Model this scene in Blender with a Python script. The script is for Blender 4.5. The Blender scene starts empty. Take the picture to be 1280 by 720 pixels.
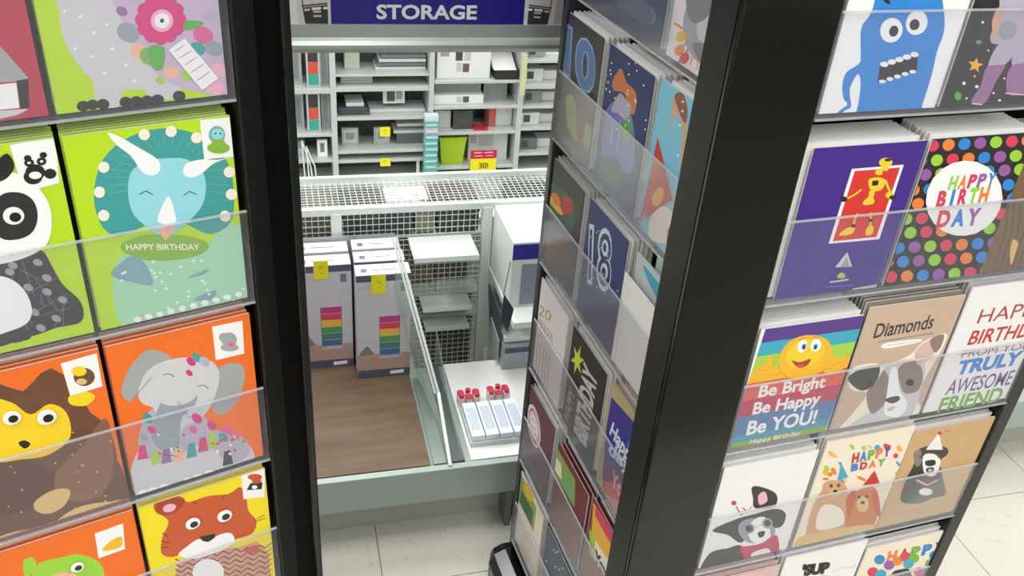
import bpy, bmesh, math, random
from mathutils import Matrix, Vector
R = math.radians
random.seed(11)
SC = bpy.context.scene
COL = SC.collection

# ------------------------------------------------------------------ camera
cam_d = bpy.data.cameras.new('camera')
cam = bpy.data.objects.new('camera', cam_d); COL.objects.link(cam)
cam_d.sensor_width = 36.0; cam_d.lens = 31.461; cam_d.clip_start = 0.02
cam.matrix_world = Matrix(((0.94762, 0.10667, -0.30105, 0.0),
                           (-0.31126, 0.51977, -0.79558, 0.0),
                           (0.07161, 0.84762, 0.52575, 1.40),
                           (0, 0, 0, 1)))
SC.camera = cam
# ------------------------------------------------------------------ world, light, exposure
w = bpy.data.worlds.new('world'); SC.world = w; w.use_nodes = True
w.node_tree.nodes['Background'].inputs[0].default_value = (0.95, 0.98, 1.0, 1)
w.node_tree.nodes['Background'].inputs[1].default_value = 0.30
SC.view_settings.view_transform = 'Standard'; SC.view_settings.look = 'None'
SC.view_settings.gamma = 1.0; SC.view_settings.use_curve_mapping = False
SC.view_settings.exposure = 0.0
SC.cycles.transparent_max_bounces = 40     # many clear pocket sheets in line
LIGHT_W = 18.0          # watts of each ceiling fitting
AG = R(-4.3)            # the aisle grid (floor tiles, gondolas) against the card racks
CEIL = 3.1
LAMPS = [(x, y) for x in (-2.9, -1.3, 0.3, 1.9) for y in (-2.2, -0.5, 1.2, 2.9, 4.3)]

# ------------------------------------------------------------------ helpers
def hexc(h):
    v = [int(h[i:i+2], 16) / 255 for i in (0, 2, 4)]
    return tuple((c / 12.92 if c <= .04045 else ((c + .055) / 1.055) ** 2.4) for c in v) + (1,)
PAL = dict(red='b8304a', grey='a5a5a8', greyl='cfcdd2', greyd='77787c', greyb='9aa0ac', white='f4f4f4', offwhite='f1efee',
 dark='1f1c1e', dark2='3a3636', black2='2b292d', black3='242026', lime='b9dc1e', limed='a9cf4a', limeh='9bd23c', limeg='86b638',
 limey='d8e83c', lilac='c9b4d0', lilac2='b9aec4', peach='f0b79a', peachb='d99a80', peachd='d9a37e', green='7fb35a', pink='e0609c',
 pinkl='f0b4cc', pinkb='dcb9b4', teal='3f9d9d', tealp='78b0a4', tealb='3fa9c4', mauve='9c6f9c', mauve2='9a5aa4', mauve3='9c4f7c',
 leaf='5fae4f', leafd='3c6b45', magenta='d6317f', mint='a4d9b4', cream='f3ead8', cream2='f3e6d2', sky='93d6e2', bluegrey='7fa8b4',
 orange='f2701a', brown='6e4630', brownd='5a3626', brown2='8a5f48', browng='8d7b72', yellow='f6d21e', yellowb='f4dc1c', yellowp='f2cf2c',
 tan='e2bd7c', rust='c9572c', rustd='a8431f', gold='f3b82a', blue='2f86d6', bluel='8fb4e0', bluet='2d84d0', blue2='3a6fb0', skin='d9a684', skind='8d5a3c',
 purple='42208a', redb='d8322c', redp='dc3a5a', orangep='ee8434', redt='d0352c', redc='cc3a28', redd='8e2420', redk='7a2c2a',
 violet='5a3a8c', violett='6a4c94', coral='e0604e', rosed='c23e58', rosew='efe6e6', rose2='d84a5c', rosew2='c98a84', steel='5a7fb0', steel2='4f9cb0', olive='8fae4a',
 kraft='cdb09a', kraft2='cfa878', woodb='7a5f42', woodd='4f3a28', ambr='d07a36', crims='b03a48', greent='74b03a',
 navy='1d2c66', navy2='2b3c58', navy3='1f3270', slate='4d5a6c', slateb='6c7590', blueglow='6f7cc0', greenb='4f8c84', charc='3b383a', maroon='6e3038',
 aqua='7cc4dc', goldo='eda22e', greend='44664a', greens='7cae74', indigo='38288c', plum='6a3264', khaki='b9a878', ochre='b99a4a', mauvd='6d3c52',
 whiteb='dfe8f4', taupe='9a8f84', brownw='8a6a52', cocoa='54433a', woven='4a4642', paper='f2f1ef', signblue='1f168a', tagyellow='f4ea12', tagred='c81f3c',
 boxgrey='b8b9c4', boxband='54586c', boxfloor='b89a8e', deckbrown='6a5542', frame='5e6166', framel='b9bcbf', coralbox='d8503f', tealbox='35a893', tealst='6fb8b8',
 binlime='a9c81c', blackbox='2a282a', lav='b4aec0', rbmag='c2408c', rbred='e04a5c', rbyel='f2c040', rbgrn='5aa05a', rbblu='4f6f9c')
_M = {}
def pmat(key, rough=.5, metal=0., noise=0., name=None, scale=60., spec=.5):
    k = (key, rough, metal, noise, name)
    if k in _M: return _M[k]
    m = bpy.data.materials.new(name or 'paper_' + key); m.use_nodes = True
    nt = m.node_tree; b = nt.nodes['Principled BSDF']
    c = hexc(PAL.get(key, key)); b.inputs['Base Color'].default_value = c
    b.inputs['Roughness'].default_value = rough; b.inputs['Metallic'].default_value = metal
    b.inputs['Specular IOR Level'].default_value = spec
    if noise:
        tc = nt.nodes.new('ShaderNodeTexCoord'); n = nt.nodes.new('ShaderNodeTexNoise'); n.inputs['Scale'].default_value = scale
        n.inputs['Detail'].default_value = 6
        r = nt.nodes.new('ShaderNodeMixRGB'); r.inputs[1].default_value = tuple(x * (1 - noise) for x in c[:3]) + (1,)
        r.inputs[2].default_value = tuple(min(1, x * (1 + noise)) for x in c[:3]) + (1,)
        nt.links.new(tc.outputs['Object'], n.inputs['Vector']); nt.links.new(n.outputs['Fac'], r.inputs[0]); nt.links.new(r.outputs[0], b.inputs['Base Color'])
    _M[k] = m; return m
def clear_plastic(name, haze=.10, gloss=.10, rough=.12, tint=(.985, .985, 1), cut=.28):
    if name in _M: return _M[name]
    m = bpy.data.materials.new(name); m.use_nodes = True; nt = m.node_tree; nt.nodes.clear()
    o = nt.nodes.new('ShaderNodeOutputMaterial'); t = nt.nodes.new('ShaderNodeBsdfTransparent'); t.inputs[0].default_value = tint + (1,)
    d = nt.nodes.new('ShaderNodeBsdfDiffuse'); d.inputs[0].default_value = (.72, .73, .76, 1)
    g = nt.nodes.new('ShaderNodeBsdfGlossy'); g.inputs['Roughness'].default_value = rough
    lw = nt.nodes.new('ShaderNodeLayerWeight'); lw.inputs[0].default_value = gloss
    a = nt.nodes.new('ShaderNodeMixShader'); a.inputs[0].default_value = haze
    b = nt.nodes.new('ShaderNodeMixShader'); k = nt.nodes.new('ShaderNodeMath'); k.operation = 'MULTIPLY'; k.inputs[1].default_value = cut
    nt.links.new(t.outputs[0], a.inputs[1]); nt.links.new(d.outputs[0], a.inputs[2])
    nt.links.new(lw.outputs['Fresnel'], k.inputs[0]); nt.links.new(k.outputs[0], b.inputs[0]); nt.links.new(a.outputs[0], b.inputs[1]); nt.links.new(g.outputs[0], b.inputs[2])
    nt.links.new(b.outputs[0], o.inputs[0]); _M[name] = m; return m

class MB:
    """collects geometry, then becomes ONE mesh object"""
    def __init__(s): s.v = []; s.f = []; s.mi = []; s.mats = []
    def mat(s, m):
        if m not in s.mats: s.mats.append(m)
        return s.mats.index(m)
    def add(s, vs, fs, m=0):
        o = len(s.v); s.v += [tuple(v) for v in vs]; s.f += [tuple(i + o for i in f) for f in fs]; s.mi += [m] * len(fs); return s
    def box(s, x0, x1, y0, y1, z0, z1, m=0, M=None):
        v = [(x, y, z) for z in (z0, z1) for y in (y0, y1) for x in (x0, x1)]
        if M is not None: v = [tuple(M @ Vector(p)) for p in v]
        return s.add(v, [(0, 2, 3, 1), (4, 5, 7, 6), (0, 1, 5, 4), (2, 6, 7, 3), (0, 4, 6, 2), (1, 3, 7, 5)], m)
    def prism_y(s, pts, y0, y1, m=0):        # outline in x,z extruded along y
        n = len(pts); v = [(p[0], y0, p[1]) for p in pts] + [(p[0], y1, p[1]) for p in pts]
        return s.add(v, [tuple(range(n)), tuple(range(2 * n - 1, n - 1, -1))] + [(i, i + n, (i + 1) % n + n, (i + 1) % n) for i in range(n)], m)
    def prism_x(s, pts, x0, x1, m=0):        # outline in y,z extruded along x
        n = len(pts); v = [(x0, p[0], p[1]) for p in pts] + [(x1, p[0], p[1]) for p in pts]
        return s.add(v, [tuple(range(n - 1, -1, -1)), tuple(range(n, 2 * n))] + [(i, (i + 1) % n, (i + 1) % n + n, i + n) for i in range(n)], m)
    def tube(s, a, b, r, n=8, m=0):
        a = Vector(a); b = Vector(b); d = (b - a).normalized(); u = d.orthogonal().normalized(); w_ = d.cross(u)
        v = [tuple(p + (u * math.cos(2 * math.pi * i / n) + w_ * math.sin(2 * math.pi * i / n)) * r) for p in (a, b) for i in range(n)]
        return s.add(v, [tuple(range(n - 1, -1, -1)), tuple(range(n, 2 * n))] + [(i, (i + 1) % n, (i + 1) % n + n, i + n) for i in range(n)], m)
    def cyl_y(s, cx, cz, r, y0, y1, n=14, m=0):
        return s.prism_y([(cx + r * math.cos(2 * math.pi * i / n), cz + r * math.sin(2 * math.pi * i / n)) for i in range(n)], y0, y1, m)
    def frustum(s, r0, r1, z0, z1, wall=None, m=0):
        """open bin: half sizes r0 (bottom) r1 (top)"""
        t = .004
        (a, b), (c, d) = r0, r1
        v = [(-a, -b, z0), (a, -b, z0), (a, b, z0), (-a, b, z0), (-c, -d, z1), (c, -d, z1), (c, d, z1), (-c, d, z1),
             (-c + t, -d + t, z1), (c - t, -d + t, z1), (c - t, d - t, z1), (-c + t, d - t, z1), (-a + t, -b + t, z0 + t), (a - t, -b + t, z0 + t), (a - t, b - t, z0 + t), (-a + t, b - t, z0 + t)]
        f = [(3, 2, 1, 0), (12, 13, 14, 15)]
        for i in range(4):
            j = (i + 1) % 4; f += [(i, j, 4 + j, 4 + i), (4 + i, 4 + j, 8 + j, 8 + i), (8 + i, 8 + j, 12 + j, 12 + i)]
        return s.add(v, f, m)
    def build(s, name, mat=None, parent=None, bevel=0., off=(0, 0, 0)):
        me = bpy.data.meshes.new(name)
        me.from_pydata([(x - off[0], y - off[1], z - off[2]) for x, y, z in s.v], [], s.f)
        mats = s.mats or [mat]
        for m in mats: me.materials.append(m)
        if s.mats: me.polygons.foreach_set('material_index', s.mi)
        me.update()
        o = bpy.data.objects.new(name, me); COL.objects.link(o)
        if parent is not None: o.parent = parent
        if bevel:
            b = o.modifiers.new('bevel', 'BEVEL'); b.width = bevel; b.segments = 2; b.limit_method = 'ANGLE'
        return o
def tag(o, label=None, cat=None, group=None, kind=None):
    if label: o['label'] = label
    if cat: o['category'] = cat
    if group: o['group'] = group
    if kind: o['kind'] = kind
    return o
def grid(x, y, z=0.):        # aisle-grid coordinates -> world
    c, s_ = math.cos(AG), math.sin(AG)
    return Vector((x * c - y * s_, x * s_ + y * c, z))
class Thing:
    """an Empty at the thing's base; its parts are given in aisle-grid coordinates"""
    def __init__(s, name, base, label, cat, group=None, rz=0.):
        s.b = base; s.o = bpy.data.objects.new(name, None); COL.objects.link(s.o); s.o.empty_display_size = .05
        s.o.location = grid(*base); s.o.rotation_euler = (0, 0, AG + rz); tag(s.o, label, cat, group)
    def part(s, name, mb, mat=None, bevel=0., parent=None, label=None, kind=None, local=False):
        return tag(mb.build(name, mat, parent or s.o, bevel, (0, 0, 0) if local else s.b), label, None, None, kind)

# ---- flat print: outlines in millimetres on a card's front, each colour a thin layer of ink
def ell(d, n=20):
    cx, cy, ax, ay, bx, by = d
    return [(cx + ax * math.cos(t) + bx * math.sin(t), cy + ay * math.cos(t) + by * math.sin(t)) for t in (2 * math.pi * i / n for i in range(n))]
def smooth(p, k=4):
    n = len(p); out = []
    for i in range(n):
        a, b, c, d = p[i - 1], p[i], p[(i + 1) % n], p[(i + 2) % n]
        for j in range(k):
            t = j / k
            out.append(tuple(.5 * (2 * b[q] + (c[q] - a[q]) * t + (2 * a[q] - 5 * b[q] + 4 * c[q] - d[q]) * t * t + (3 * b[q] - a[q] - 3 * c[q] + d[q]) * t ** 3) for q in (0, 1)))
    return out
def clip(p, w_, h_):
    for ax, lim, sg in ((0, 0, 1), (0, w_, -1), (1, 0, 1), (1, h_, -1)):
        out = []
        for i in range(len(p)):
            a, b = p[i - 1], p[i]; da = (a[ax] - lim) * sg; db = (b[ax] - lim) * sg
            if (da >= 0) != (db >= 0):
                t = da / (da - db); out.append((a[0] + (b[0] - a[0]) * t, a[1] + (b[1] - a[1]) * t))
            if db >= 0: out.append(b)
        p = out
        if len(p) < 3: return []
    return p
_TX = {}
def text_polys(txt, bold=0.):
    k = (txt, bold)
    if k in _TX: return _TX[k]
    cu = bpy.data.curves.new('lettering', 'FONT'); cu.body = txt; cu.offset = bold; cu.resolution_u = 3; cu.fill_mode = 'FRONT'
    ob = bpy.data.objects.new('lettering', cu); COL.objects.link(ob)
    bpy.context.view_layer.update()
    me = bpy.data.meshes.new_from_object(ob.evaluated_get(bpy.context.evaluated_depsgraph_get()))
    vs = [(v.co.x, v.co.y) for v in me.vertices]; fs = [tuple(p.vertices) for p in me.polygons]
    bpy.data.objects.remove(ob); bpy.data.curves.remove(cu); bpy.data.meshes.remove(me)
    x0 = min(v[0] for v in vs); x1 = max(v[0] for v in vs)
    if len(txt) == 1 and x1 - x0 < .25: pad = .17; x0 -= pad; x1 += pad      # a narrow letter keeps its width
    vs = [((x - x0) / (x1 - x0), y / .72) for x, y in vs]
    _TX[k] = (vs, fs); return _TX[k]
STEP = 1e-5
def printing(shapes, w_, h_, y0=0., rough=.45):
    """one mesh for all the flat ink; returns MB (x right, z up, front = -y)"""
    mb = MB(); y = y0
    for sh in shapes:
        kd, col, d = sh[0], sh[1], sh[2]
        if kd == 'f' or kd == 'g': continue
        if kd == 'k': y = min(y, -.00045); continue
        if kd == 'tag': y = min(y, -.00125); continue
        y -= STEP; m = mb.mat(pmat(col, rough))
        if kd == 't':
            txt, ax, ay, bx, by, cx, cy, bold, shr = d
            vs, fs = text_polys(txt, bold)
            mb.add([((ax + bx * (u + shr * v * .12) + cx * v) / 1000, y, (ay + by * u + cy * v) / 1000) for u, v in vs], fs, m); continue
        if kd == 'l':
            pts = [(d[i], d[i + 1]) for i in range(1, len(d), 2)]; hw = d[0] / 2
            for a, b in zip(pts, pts[1:]):
                dx, dy = b[0] - a[0], b[1] - a[1]; L = math.hypot(dx, dy) or 1; nx, ny = -dy / L * hw, dx / L * hw
                q = clip([(a[0] + nx, a[1] + ny), (b[0] + nx, b[1] + ny), (b[0] - nx, b[1] - ny), (a[0] - nx, a[1] - ny)], w_, h_)
                if q: mb.add([(u / 1000, y, v / 1000) for u, v in q], [tuple(range(len(q)))], m)
            continue
        p = ell(d) if kd == 'e' else [(d[i], d[i + 1]) for i in range(0, len(d), 2)]
        if kd == 's': p = smooth(p)
        p = clip(p, w_, h_)
        if p: mb.add([(u / 1000, y, v / 1000) for u, v in p], [tuple(range(len(p)))], m)
    return mb

NTH = ['first', 'second', 'third', 'fourth', 'fifth', 'sixth', 'seventh', 'eighth', 'ninth', 'tenth', 'eleventh']
ART = {
'red':[
 ['f','red',[]],
 ['p','grey',[95.7,53.3,105.9,54.2,118.9,29.6,118.5,27.6,90.6,28.9]],
 ['p','white',[93.5,27,110.6,27,109,8.2,89.7,8.7]],
 ['p','dark',[110.9,28.5,118.8,29.2,115.4,6.8,109.4,7.6]],
 ['p','greyl',[89.6,8.2,115.4,6.8,105.8,2.9,88.2,1.2]],
],
'lime_animal':[
 ['f','lime',[]],
 ['e','greyl',[62,150,34,0,0,26]],
 ['e','grey',[30,152,12,2,-2,20]],
 ['e','dark',[70,158,2.5,0,0,2.5]],
 ['s','greyl',[17.2,93.6,14.8,75.2,14.6,54.2,21.9,33.7,28.9,20.7,28.5,6.1,42.8,-0.1,48.5,12.1,64,11.2,66.9,3.3,91.1,2.5,86.6,16.1,70.3,28.6,61.7,50,53.7,72.4,54.8,91.4]],
 ['s','lilac',[54.8,91.4,53.7,72.4,61.1,46,70.3,28.6,84.4,14.2,107.9,3.7,127,2.5,132,54.2,125,87.3]],
 ['e','greyb',[58.8,56.2,6.7,-5,-4.2,-5.8]],
 ['e','peach',[64.3,41.6,5.3,-4.1,-3.3,-4.6]],
 ['e','green',[71.4,36.8,6.2,-4.8,-3.8,-5.4]],
 ['e','peach',[85.4,22.7,4.5,-3.5,-2.7,-3.9]],
 ['e','limed',[97.2,19.2,4.1,-3.1,-2.4,-3.4]],
 ['e','pink',[112.9,49.5,6.6,-4.8,-3.9,-5.4]],
 ['e','greyb',[120,38.3,5.9,-4.3,-3.4,-4.8]],
 ['e','pinkl',[122.4,20.8,5.2,-3.8,-3,-4.2]],
 ['e','teal',[107.7,39.5,5,-3.6,-2.9,-4.1]],
 ['e','pinkl',[116.9,8.2,6.9,-5.3,-4,-5.7]],
 ['e','mauve',[56.5,72.2,3.2,-2.4,-2.1,-2.8]],
 ['e','lilac2',[120.5,63.4,4.6,-3.3,-2.7,-3.8]],
 ['e','limed',[76.7,17.3,2.9,-2.3,-1.7,-2.5]],
 ['e','dark',[18.8,4.1,4.4,-0.5,-0.7,-4.1]],
 ['e','dark',[25.4,4.3,4.4,-0.5,-0.7,-4.1]],
 ['e','dark',[32.8,3.8,4.5,-0.6,-0.6,-4.2]],
 ['e','dark',[49.2,3.4,4.6,-0.6,-0.7,-4.2]],
 ['e','dark',[56.9,2.9,4.7,-0.6,-0.6,-4.3]],
 ['e','dark',[64.8,2.5,4.7,-0.6,-0.6,-4.3]],
 ['e','dark',[72.7,2.2,4.8,-0.6,-0.5,-4.4]],
 ['e','dark',[89.1,3.2,4.9,-0.6,-0.5,-4.4]],
 ['e','white',[18.3,75,1.2,-0.1,-0.2,-0.9]],
 ['e','white',[20.6,47.8,1.3,-0.1,-0.1,-1]],
 ['e','white',[35.1,58.3,1.2,-0.1,-0.2,-1]],
 ['e','white',[31.3,40.8,1.3,-0.1,-0.2,-1]],
 ['e','white',[28.1,70.5,1.2,-0.1,-0.2,-1]],
 ['e','white',[45,63.3,1.3,-0.1,-0.2,-0.9]],
 ['e','white',[45.9,45.4,1.3,-0.1,-0.1,-1]],
 ['e','white',[53.4,32.4,1.3,-0.1,-0.1,-1]],
 ['e','white',[37.6,27.9,1.3,-0.1,-0.2,-1]],
 ['e','white',[57.3,19.5,1.4,-0.2,-0.1,-1.1]],
 ['s','leaf',[72.5,44.9,82.9,41.9,80,27.5,74.8,25.5,70.9,32.7]],
 ['s','leaf',[100.2,61.9,114,59.8,109.6,56,99.4,54.8]],
 ['e','magenta',[96.4,63.2,5.1,-0.4,-0.6,-5.2]],
 ['e','magenta',[93.7,56.3,5.1,-0.4,-0.6,-5.2]],
 ['e','magenta',[88.1,51.6,5,-0.5,-0.7,-5.3]],
 ['e','magenta',[81,50.3,5.1,-0.5,-0.7,-5.3]],
 ['e','magenta',[74.5,52.7,5,-0.4,-0.7,-5.2]],
 ['e','magenta',[70.4,58.3,4.9,-0.4,-0.7,-5.2]],
 ['e','magenta',[69.6,65.3,4.9,-0.4,-0.8,-5.1]],
 ['e','magenta',[72.3,72,4.9,-0.4,-0.7,-5.1]],
 ['e','magenta',[77.8,76.6,4.9,-0.3,-0.7,-5]],
 ['e','magenta',[84.6,78,5,-0.3,-0.6,-5.1]],
 ['e','magenta',[91.1,75.7,5,-0.3,-0.7,-5.1]],
 ['e','magenta',[95.4,70.3,5.1,-0.4,-0.6,-5.2]],
 ['e','magenta',[82.8,64.3,15.2,-1.2,-2,-15.6]],
 ['e','pinkl',[83.7,63.2,8.1,-0.6,-1.1,-8.4]],
 ['e','white',[83.7,63.2,5.4,-0.4,-0.8,-5.6]],
 ['e','dark',[83.7,63.2,1.5,-0.1,-0.2,-1.6]],
 ['tag','white',[85.7,40.6,98.6,48.7,120.7,14.4,107.1,6.1]],
 ['l','red',[0.5,89.5,39.2,98,43.6]],
 ['l','red',[0.5,92.4,33.6,102.6,38.9]],
 ['l','red',[0.5,96.2,27.9,106,33.3]],
 ['l','red',[0.5,99.9,21.5,110,26.9]],
 ['l','red',[0.5,103.9,14.6,114.4,20.6]],
],
'panda':[
 ['f','lime',[]],
 ['s','black2',[66.5,91,42.3,82.5,25.8,87.2,20.1,68.5,16,52.6,5.4,31.5,8.4,13.4,27.8,12.7,49.6,9.7,82.9,13.6]],
 ['e','greyb',[47.5,78.1,-2.8,-2.3,1.4,-2.6]],
 ['e','greyb',[30,76.7,-3,-2.3,1.3,-2.6]],
 ['e','greyb',[26.1,61.2,-3.1,-2.4,1.3,-2.8]],
 ['e','greyb',[28.4,48.4,-3,-2.5,1.4,-2.8]],
 ['e','greyb',[26.2,21.7,-3.1,-2.6,1.4,-2.8]],
 ['e','greyb',[40.7,32,-3,-2.6,1.4,-2.8]],
 ['e','greyb',[50.7,73.1,-2.8,-2.2,1.4,-2.6]],
 ['e','greyb',[18.5,38.1,-3.1,-2.5,1.4,-2.8]],
 ['e','greyb',[39,16,-3,-2.6,1.5,-2.8]],
 ['e','greyb',[40.7,56,-3,-2.4,1.4,-2.7]],
 ['l','greyd',[0.5,22.6,10.3,18.8,33.4]],
 ['l','greyd',[0.5,40.5,81.4,38,45.7]],
 ['l','greyd',[0.5,33.1,48.1,33.6,36.8]],
 ['l','greyd',[0.5,24.9,29.4,29.5,42.1]],
 ['l','greyd',[0.5,50.1,18,40.6,56.2]],
 ['l','greyd',[0.5,60.4,20.4,50.9,53.4]],
 ['l','greyd',[0.5,50.3,69.7,44.6,20.3]],
 ['l','greyd',[0.5,47.7,16.5,55.6,53.1]],
 ['l','greyd',[0.5,43.2,30.9,13.5,43.7]],
 ['l','greyd',[0.5,34.7,62.7,23,28.6]],
 ['l','greyd',[0.5,55.3,45.4,17.6,60.3]],
 ['l','greyd',[0.5,40.1,28.2,13.6,29]],
 ['l','greyd',[0.5,54.6,55.9,51.3,37.1]],
 ['l','greyd',[0.5,43,72.8,30.3,59.8]],
 ['l','greyd',[0.5,29.1,14.3,13.8,40.7]],
 ['l','greyd',[0.5,32,35,35,41.1]],
 ['s','white',[71,69.6,55.7,70.1,45,57.1,41.8,38.4,46.8,24.5,61.5,19.5,81.1,22.2]],
 ['s','white',[56.4,157.6,39.9,158.5,22.8,149.1,13.6,128.9,13.8,109.8,20.5,91.7,35.4,83.7,55.6,81.4,72.2,84.1]],
 ['s','black2',[43.9,138.7,31.2,138.9,23.1,130.7,22.4,117.1,28.1,104.5,38.8,100,51,104,51.4,123]],
 ['g','',[38.6,121.2,7.2]],
 ['s','dark',[43.1,162.8,33.2,171.2,30.1,160.6,37.1,151.6,45.7,150.6]],
 ['s','black2',[60.5,91,84.7,82.5,101.2,87.2,106.9,68.5,111,52.6,121.6,31.5,118.6,13.4,99.2,12.7,77.4,9.7,44.1,13.6]],
 ['e','greyb',[79.5,78.1,2.8,-2.3,-1.4,-2.6]],
 ['e','greyb',[97,76.7,3,-2.3,-1.3,-2.6]],
 ['e','greyb',[100.9,61.2,3.1,-2.4,-1.3,-2.8]],
 ['e','greyb',[98.6,48.4,3,-2.5,-1.4,-2.8]],
 ['e','greyb',[100.8,21.7,3.1,-2.6,-1.4,-2.8]],
 ['e','greyb',[86.3,32,3,-2.6,-1.4,-2.8]],
 ['e','greyb',[76.3,73.1,2.8,-2.2,-1.4,-2.6]],
 ['e','greyb',[108.5,38.1,3.1,-2.5,-1.4,-2.8]],
 ['e','greyb',[88,16,3,-2.6,-1.5,-2.8]],
 ['e','greyb',[86.3,56,3,-2.4,-1.4,-2.7]],
 ['l','greyd',[0.5,104.4,10.3,108.2,33.4]],
 ['l','greyd',[0.5,86.5,81.4,89,45.7]],
 ['l','greyd',[0.5,93.9,48.1,93.4,36.8]],
 ['l','greyd',[0.5,102.1,29.4,97.5,42.1]],
 ['l','greyd',[0.5,76.9,18,86.4,56.2]],
 ['l','greyd',[0.5,66.6,20.4,76.1,53.4]],
 ['l','greyd',[0.5,76.7,69.7,82.4,20.3]],
 ['l','greyd',[0.5,79.3,16.5,71.4,53.1]],
 ['l','greyd',[0.5,83.8,30.9,113.5,43.7]],
 ['l','greyd',[0.5,92.3,62.7,104,28.6]],
 ['l','greyd',[0.5,71.7,45.4,109.4,60.3]],
 ['l','greyd',[0.5,86.9,28.2,113.4,29]],
 ['l','greyd',[0.5,72.4,55.9,75.7,37.1]],
 ['l','greyd',[0.5,84,72.8,96.7,59.8]],
 ['l','greyd',[0.5,97.9,14.3,113.2,40.7]],
 ['l','greyd',[0.5,95,35,92,41.1]],
 ['s','white',[56,69.6,71.3,70.1,82,57.1,85.2,38.4,80.2,24.5,65.5,19.5,45.9,22.2]],
 ['s','white',[70.6,157.6,87.1,158.5,104.2,149.1,113.4,128.9,113.2,109.8,106.5,91.7,91.6,83.7,71.4,81.4,54.8,84.1]],
 ['s','black2',[83.1,138.7,95.8,138.9,103.9,130.7,104.6,117.1,98.9,104.5,88.2,100,76,104,75.6,123]],
 ['g','',[88.4,121.2,7.2]],
 ['s','dark',[83.9,162.8,93.8,171.2,96.9,160.6,89.9,151.6,81.3,150.6]],
 ['k','white',[97,176.9,128,179.6,124.5,141.5,98.9,138.3]],
 ['e','dark',[106.8,165.3,2.5,-0.4,-0.4,-2.4]],
 ['e','dark',[117.6,166.1,2.5,-0.4,-0.4,-2.4]],
 ['e','dark',[107,161.5,3.3,-0.6,-0.6,-3.2]],
 ['e','dark',[115.5,161.3,3.3,-0.5,-0.6,-3.2]],
 ['e','dark',[109.7,153.3,6.6,-1.2,-1.2,-6.4]],
 ['e','dark',[107.5,149.8,6.3,-1.1,-1.1,-6.1]],
 ['e','dark',[119.5,150.3,4.2,-0.8,-0.8,-4.1]],
 ['e','white',[109.2,150.8,4.2,-0.7,-0.6,-3]],
 ['e','white',[107,161.5,1.2,-0.2,-0.2,-1]],
 ['e','white',[115.5,161.3,1.2,-0.2,-0.2,-1]],
],
'triceratops':[
 ['f','lime',[]],
 ['s','mint',[18.9,57.6,34.2,69.1,89.7,59.4,107.4,74.1,124,76.8,133.3,55.8,129.9,-3.3,99.1,-8.6,44.7,-3.4,16.7,1.4,14.4,27.8]],
 ['s','teal',[14.1,125.2,25.8,155.5,49,171.6,77.8,174,103.5,162.1,121.5,136.9,124.1,107.2,118.9,80.9,101.8,72.2,86.9,81.6,68.1,97.4,49.9,92.4,29.4,86.6,16.5,96.6]],
 ['l','tealp',[0.5,40.4,125.9,25.2,125.6]],
 ['l','tealp',[0.5,40.9,131.5,25.8,133]],
 ['l','tealp',[0.5,42.1,136.9,27.5,140]],
 ['l','tealp',[0.5,44.1,142,30.4,146.6]],
 ['l','tealp',[0.5,46.8,146.7,34.4,152.6]],
 ['l','tealp',[0.5,50.2,150.7,39.2,157.8]],
 ['l','tealp',[0.5,54.1,154.2,45,162.2]],
 ['l','tealp',[0.5,58.5,156.8,51.4,165.6]],
 ['l','tealp',[0.5,63.3,158.7,58.4,167.9]],
 ['l','tealp',[0.5,68.3,159.7,65.7,169.1]],
 ['l','tealp',[0.5,73.4,159.8,73.3,169.2]],
 ['l','tealp',[0.5,78.5,159,80.9,168]],
 ['l','tealp',[0.5,83.5,157.3,88.4,165.7]],
 ['l','tealp',[0.5,88.2,154.8,95.5,162.3]],
 ['l','tealp',[0.5,92.5,151.4,102.1,157.8]],
 ['l','tealp',[0.5,96.3,147.3,107.9,152.3]],
 ['l','tealp',[0.5,99.4,142.6,112.9,145.9]],
 ['l','tealp',[0.5,101.9,137.3,116.7,138.9]],
 ['l','tealp',[0.5,103.5,131.7,119.4,131.3]],
 ['l','tealp',[0.5,104.3,125.9,120.8,123.5]],
 ['l','tealp',[0.5,104.1,120,120.8,115.6]],
 ['l','tealp',[0.5,103.1,114.2,119.4,107.8]],
 ['e','cream',[25.3,149,4,-0.7,-0.8,-4.7]],
 ['e','cream',[18.8,128.5,4,-0.8,-0.8,-4.9]],
 ['e','cream',[18.7,107.6,4.2,-0.9,-0.8,-5]],
 ['e','cream',[58.8,171.5,4.2,-0.7,-0.6,-4.7]],
 ['e','cream',[79.4,171.1,4.3,-0.6,-0.6,-4.7]],
 ['e','cream',[98.6,162.8,4.4,-0.6,-0.6,-4.8]],
 ['e','cream',[122,128.1,4.7,-0.8,-0.5,-5.1]],
 ['e','cream',[121.9,107,4.8,-0.9,-0.5,-5.3]],
 ['e','cream',[114.6,87.3,4.8,-1,-0.5,-5.4]],
 ['s','sky',[39.6,123.1,44.7,141.6,57.6,148.9,74.6,148.8,89,145.1,100.2,131.9,100.9,114.5,94,98.1,73.8,81.4,62.7,74.7,54,85.6,41.5,102.9]],
 ['s','limeg',[26.7,76.8,43.7,83.4,65.9,80,85.9,72.6,98,62.2,89.2,54.8,67.9,54.4,40.6,61.5]],
 ['t','cream',['HAPPY BIRTHDAY',31.1,72.9,58.6,-13.5,0.1,5.9,0.02,0]],
 ['s','bluegrey',[15.7,52.3,25.8,62.1,33.8,66.2,42.7,58,47.2,35,32.6,40.3]],
 ['s','bluegrey',[76.1,34.1,95.6,38.9,89.6,33.9]],
 ['s','bluegrey',[78.8,10.5,98.7,15.2,94.9,6.1]],
 ['s','white',[32.6,176.7,40,173,54.4,160.2,66.1,148.9,66.5,139.2,60.7,136,52.8,140.2,46.6,154.8,36.8,166.9]],
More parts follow.
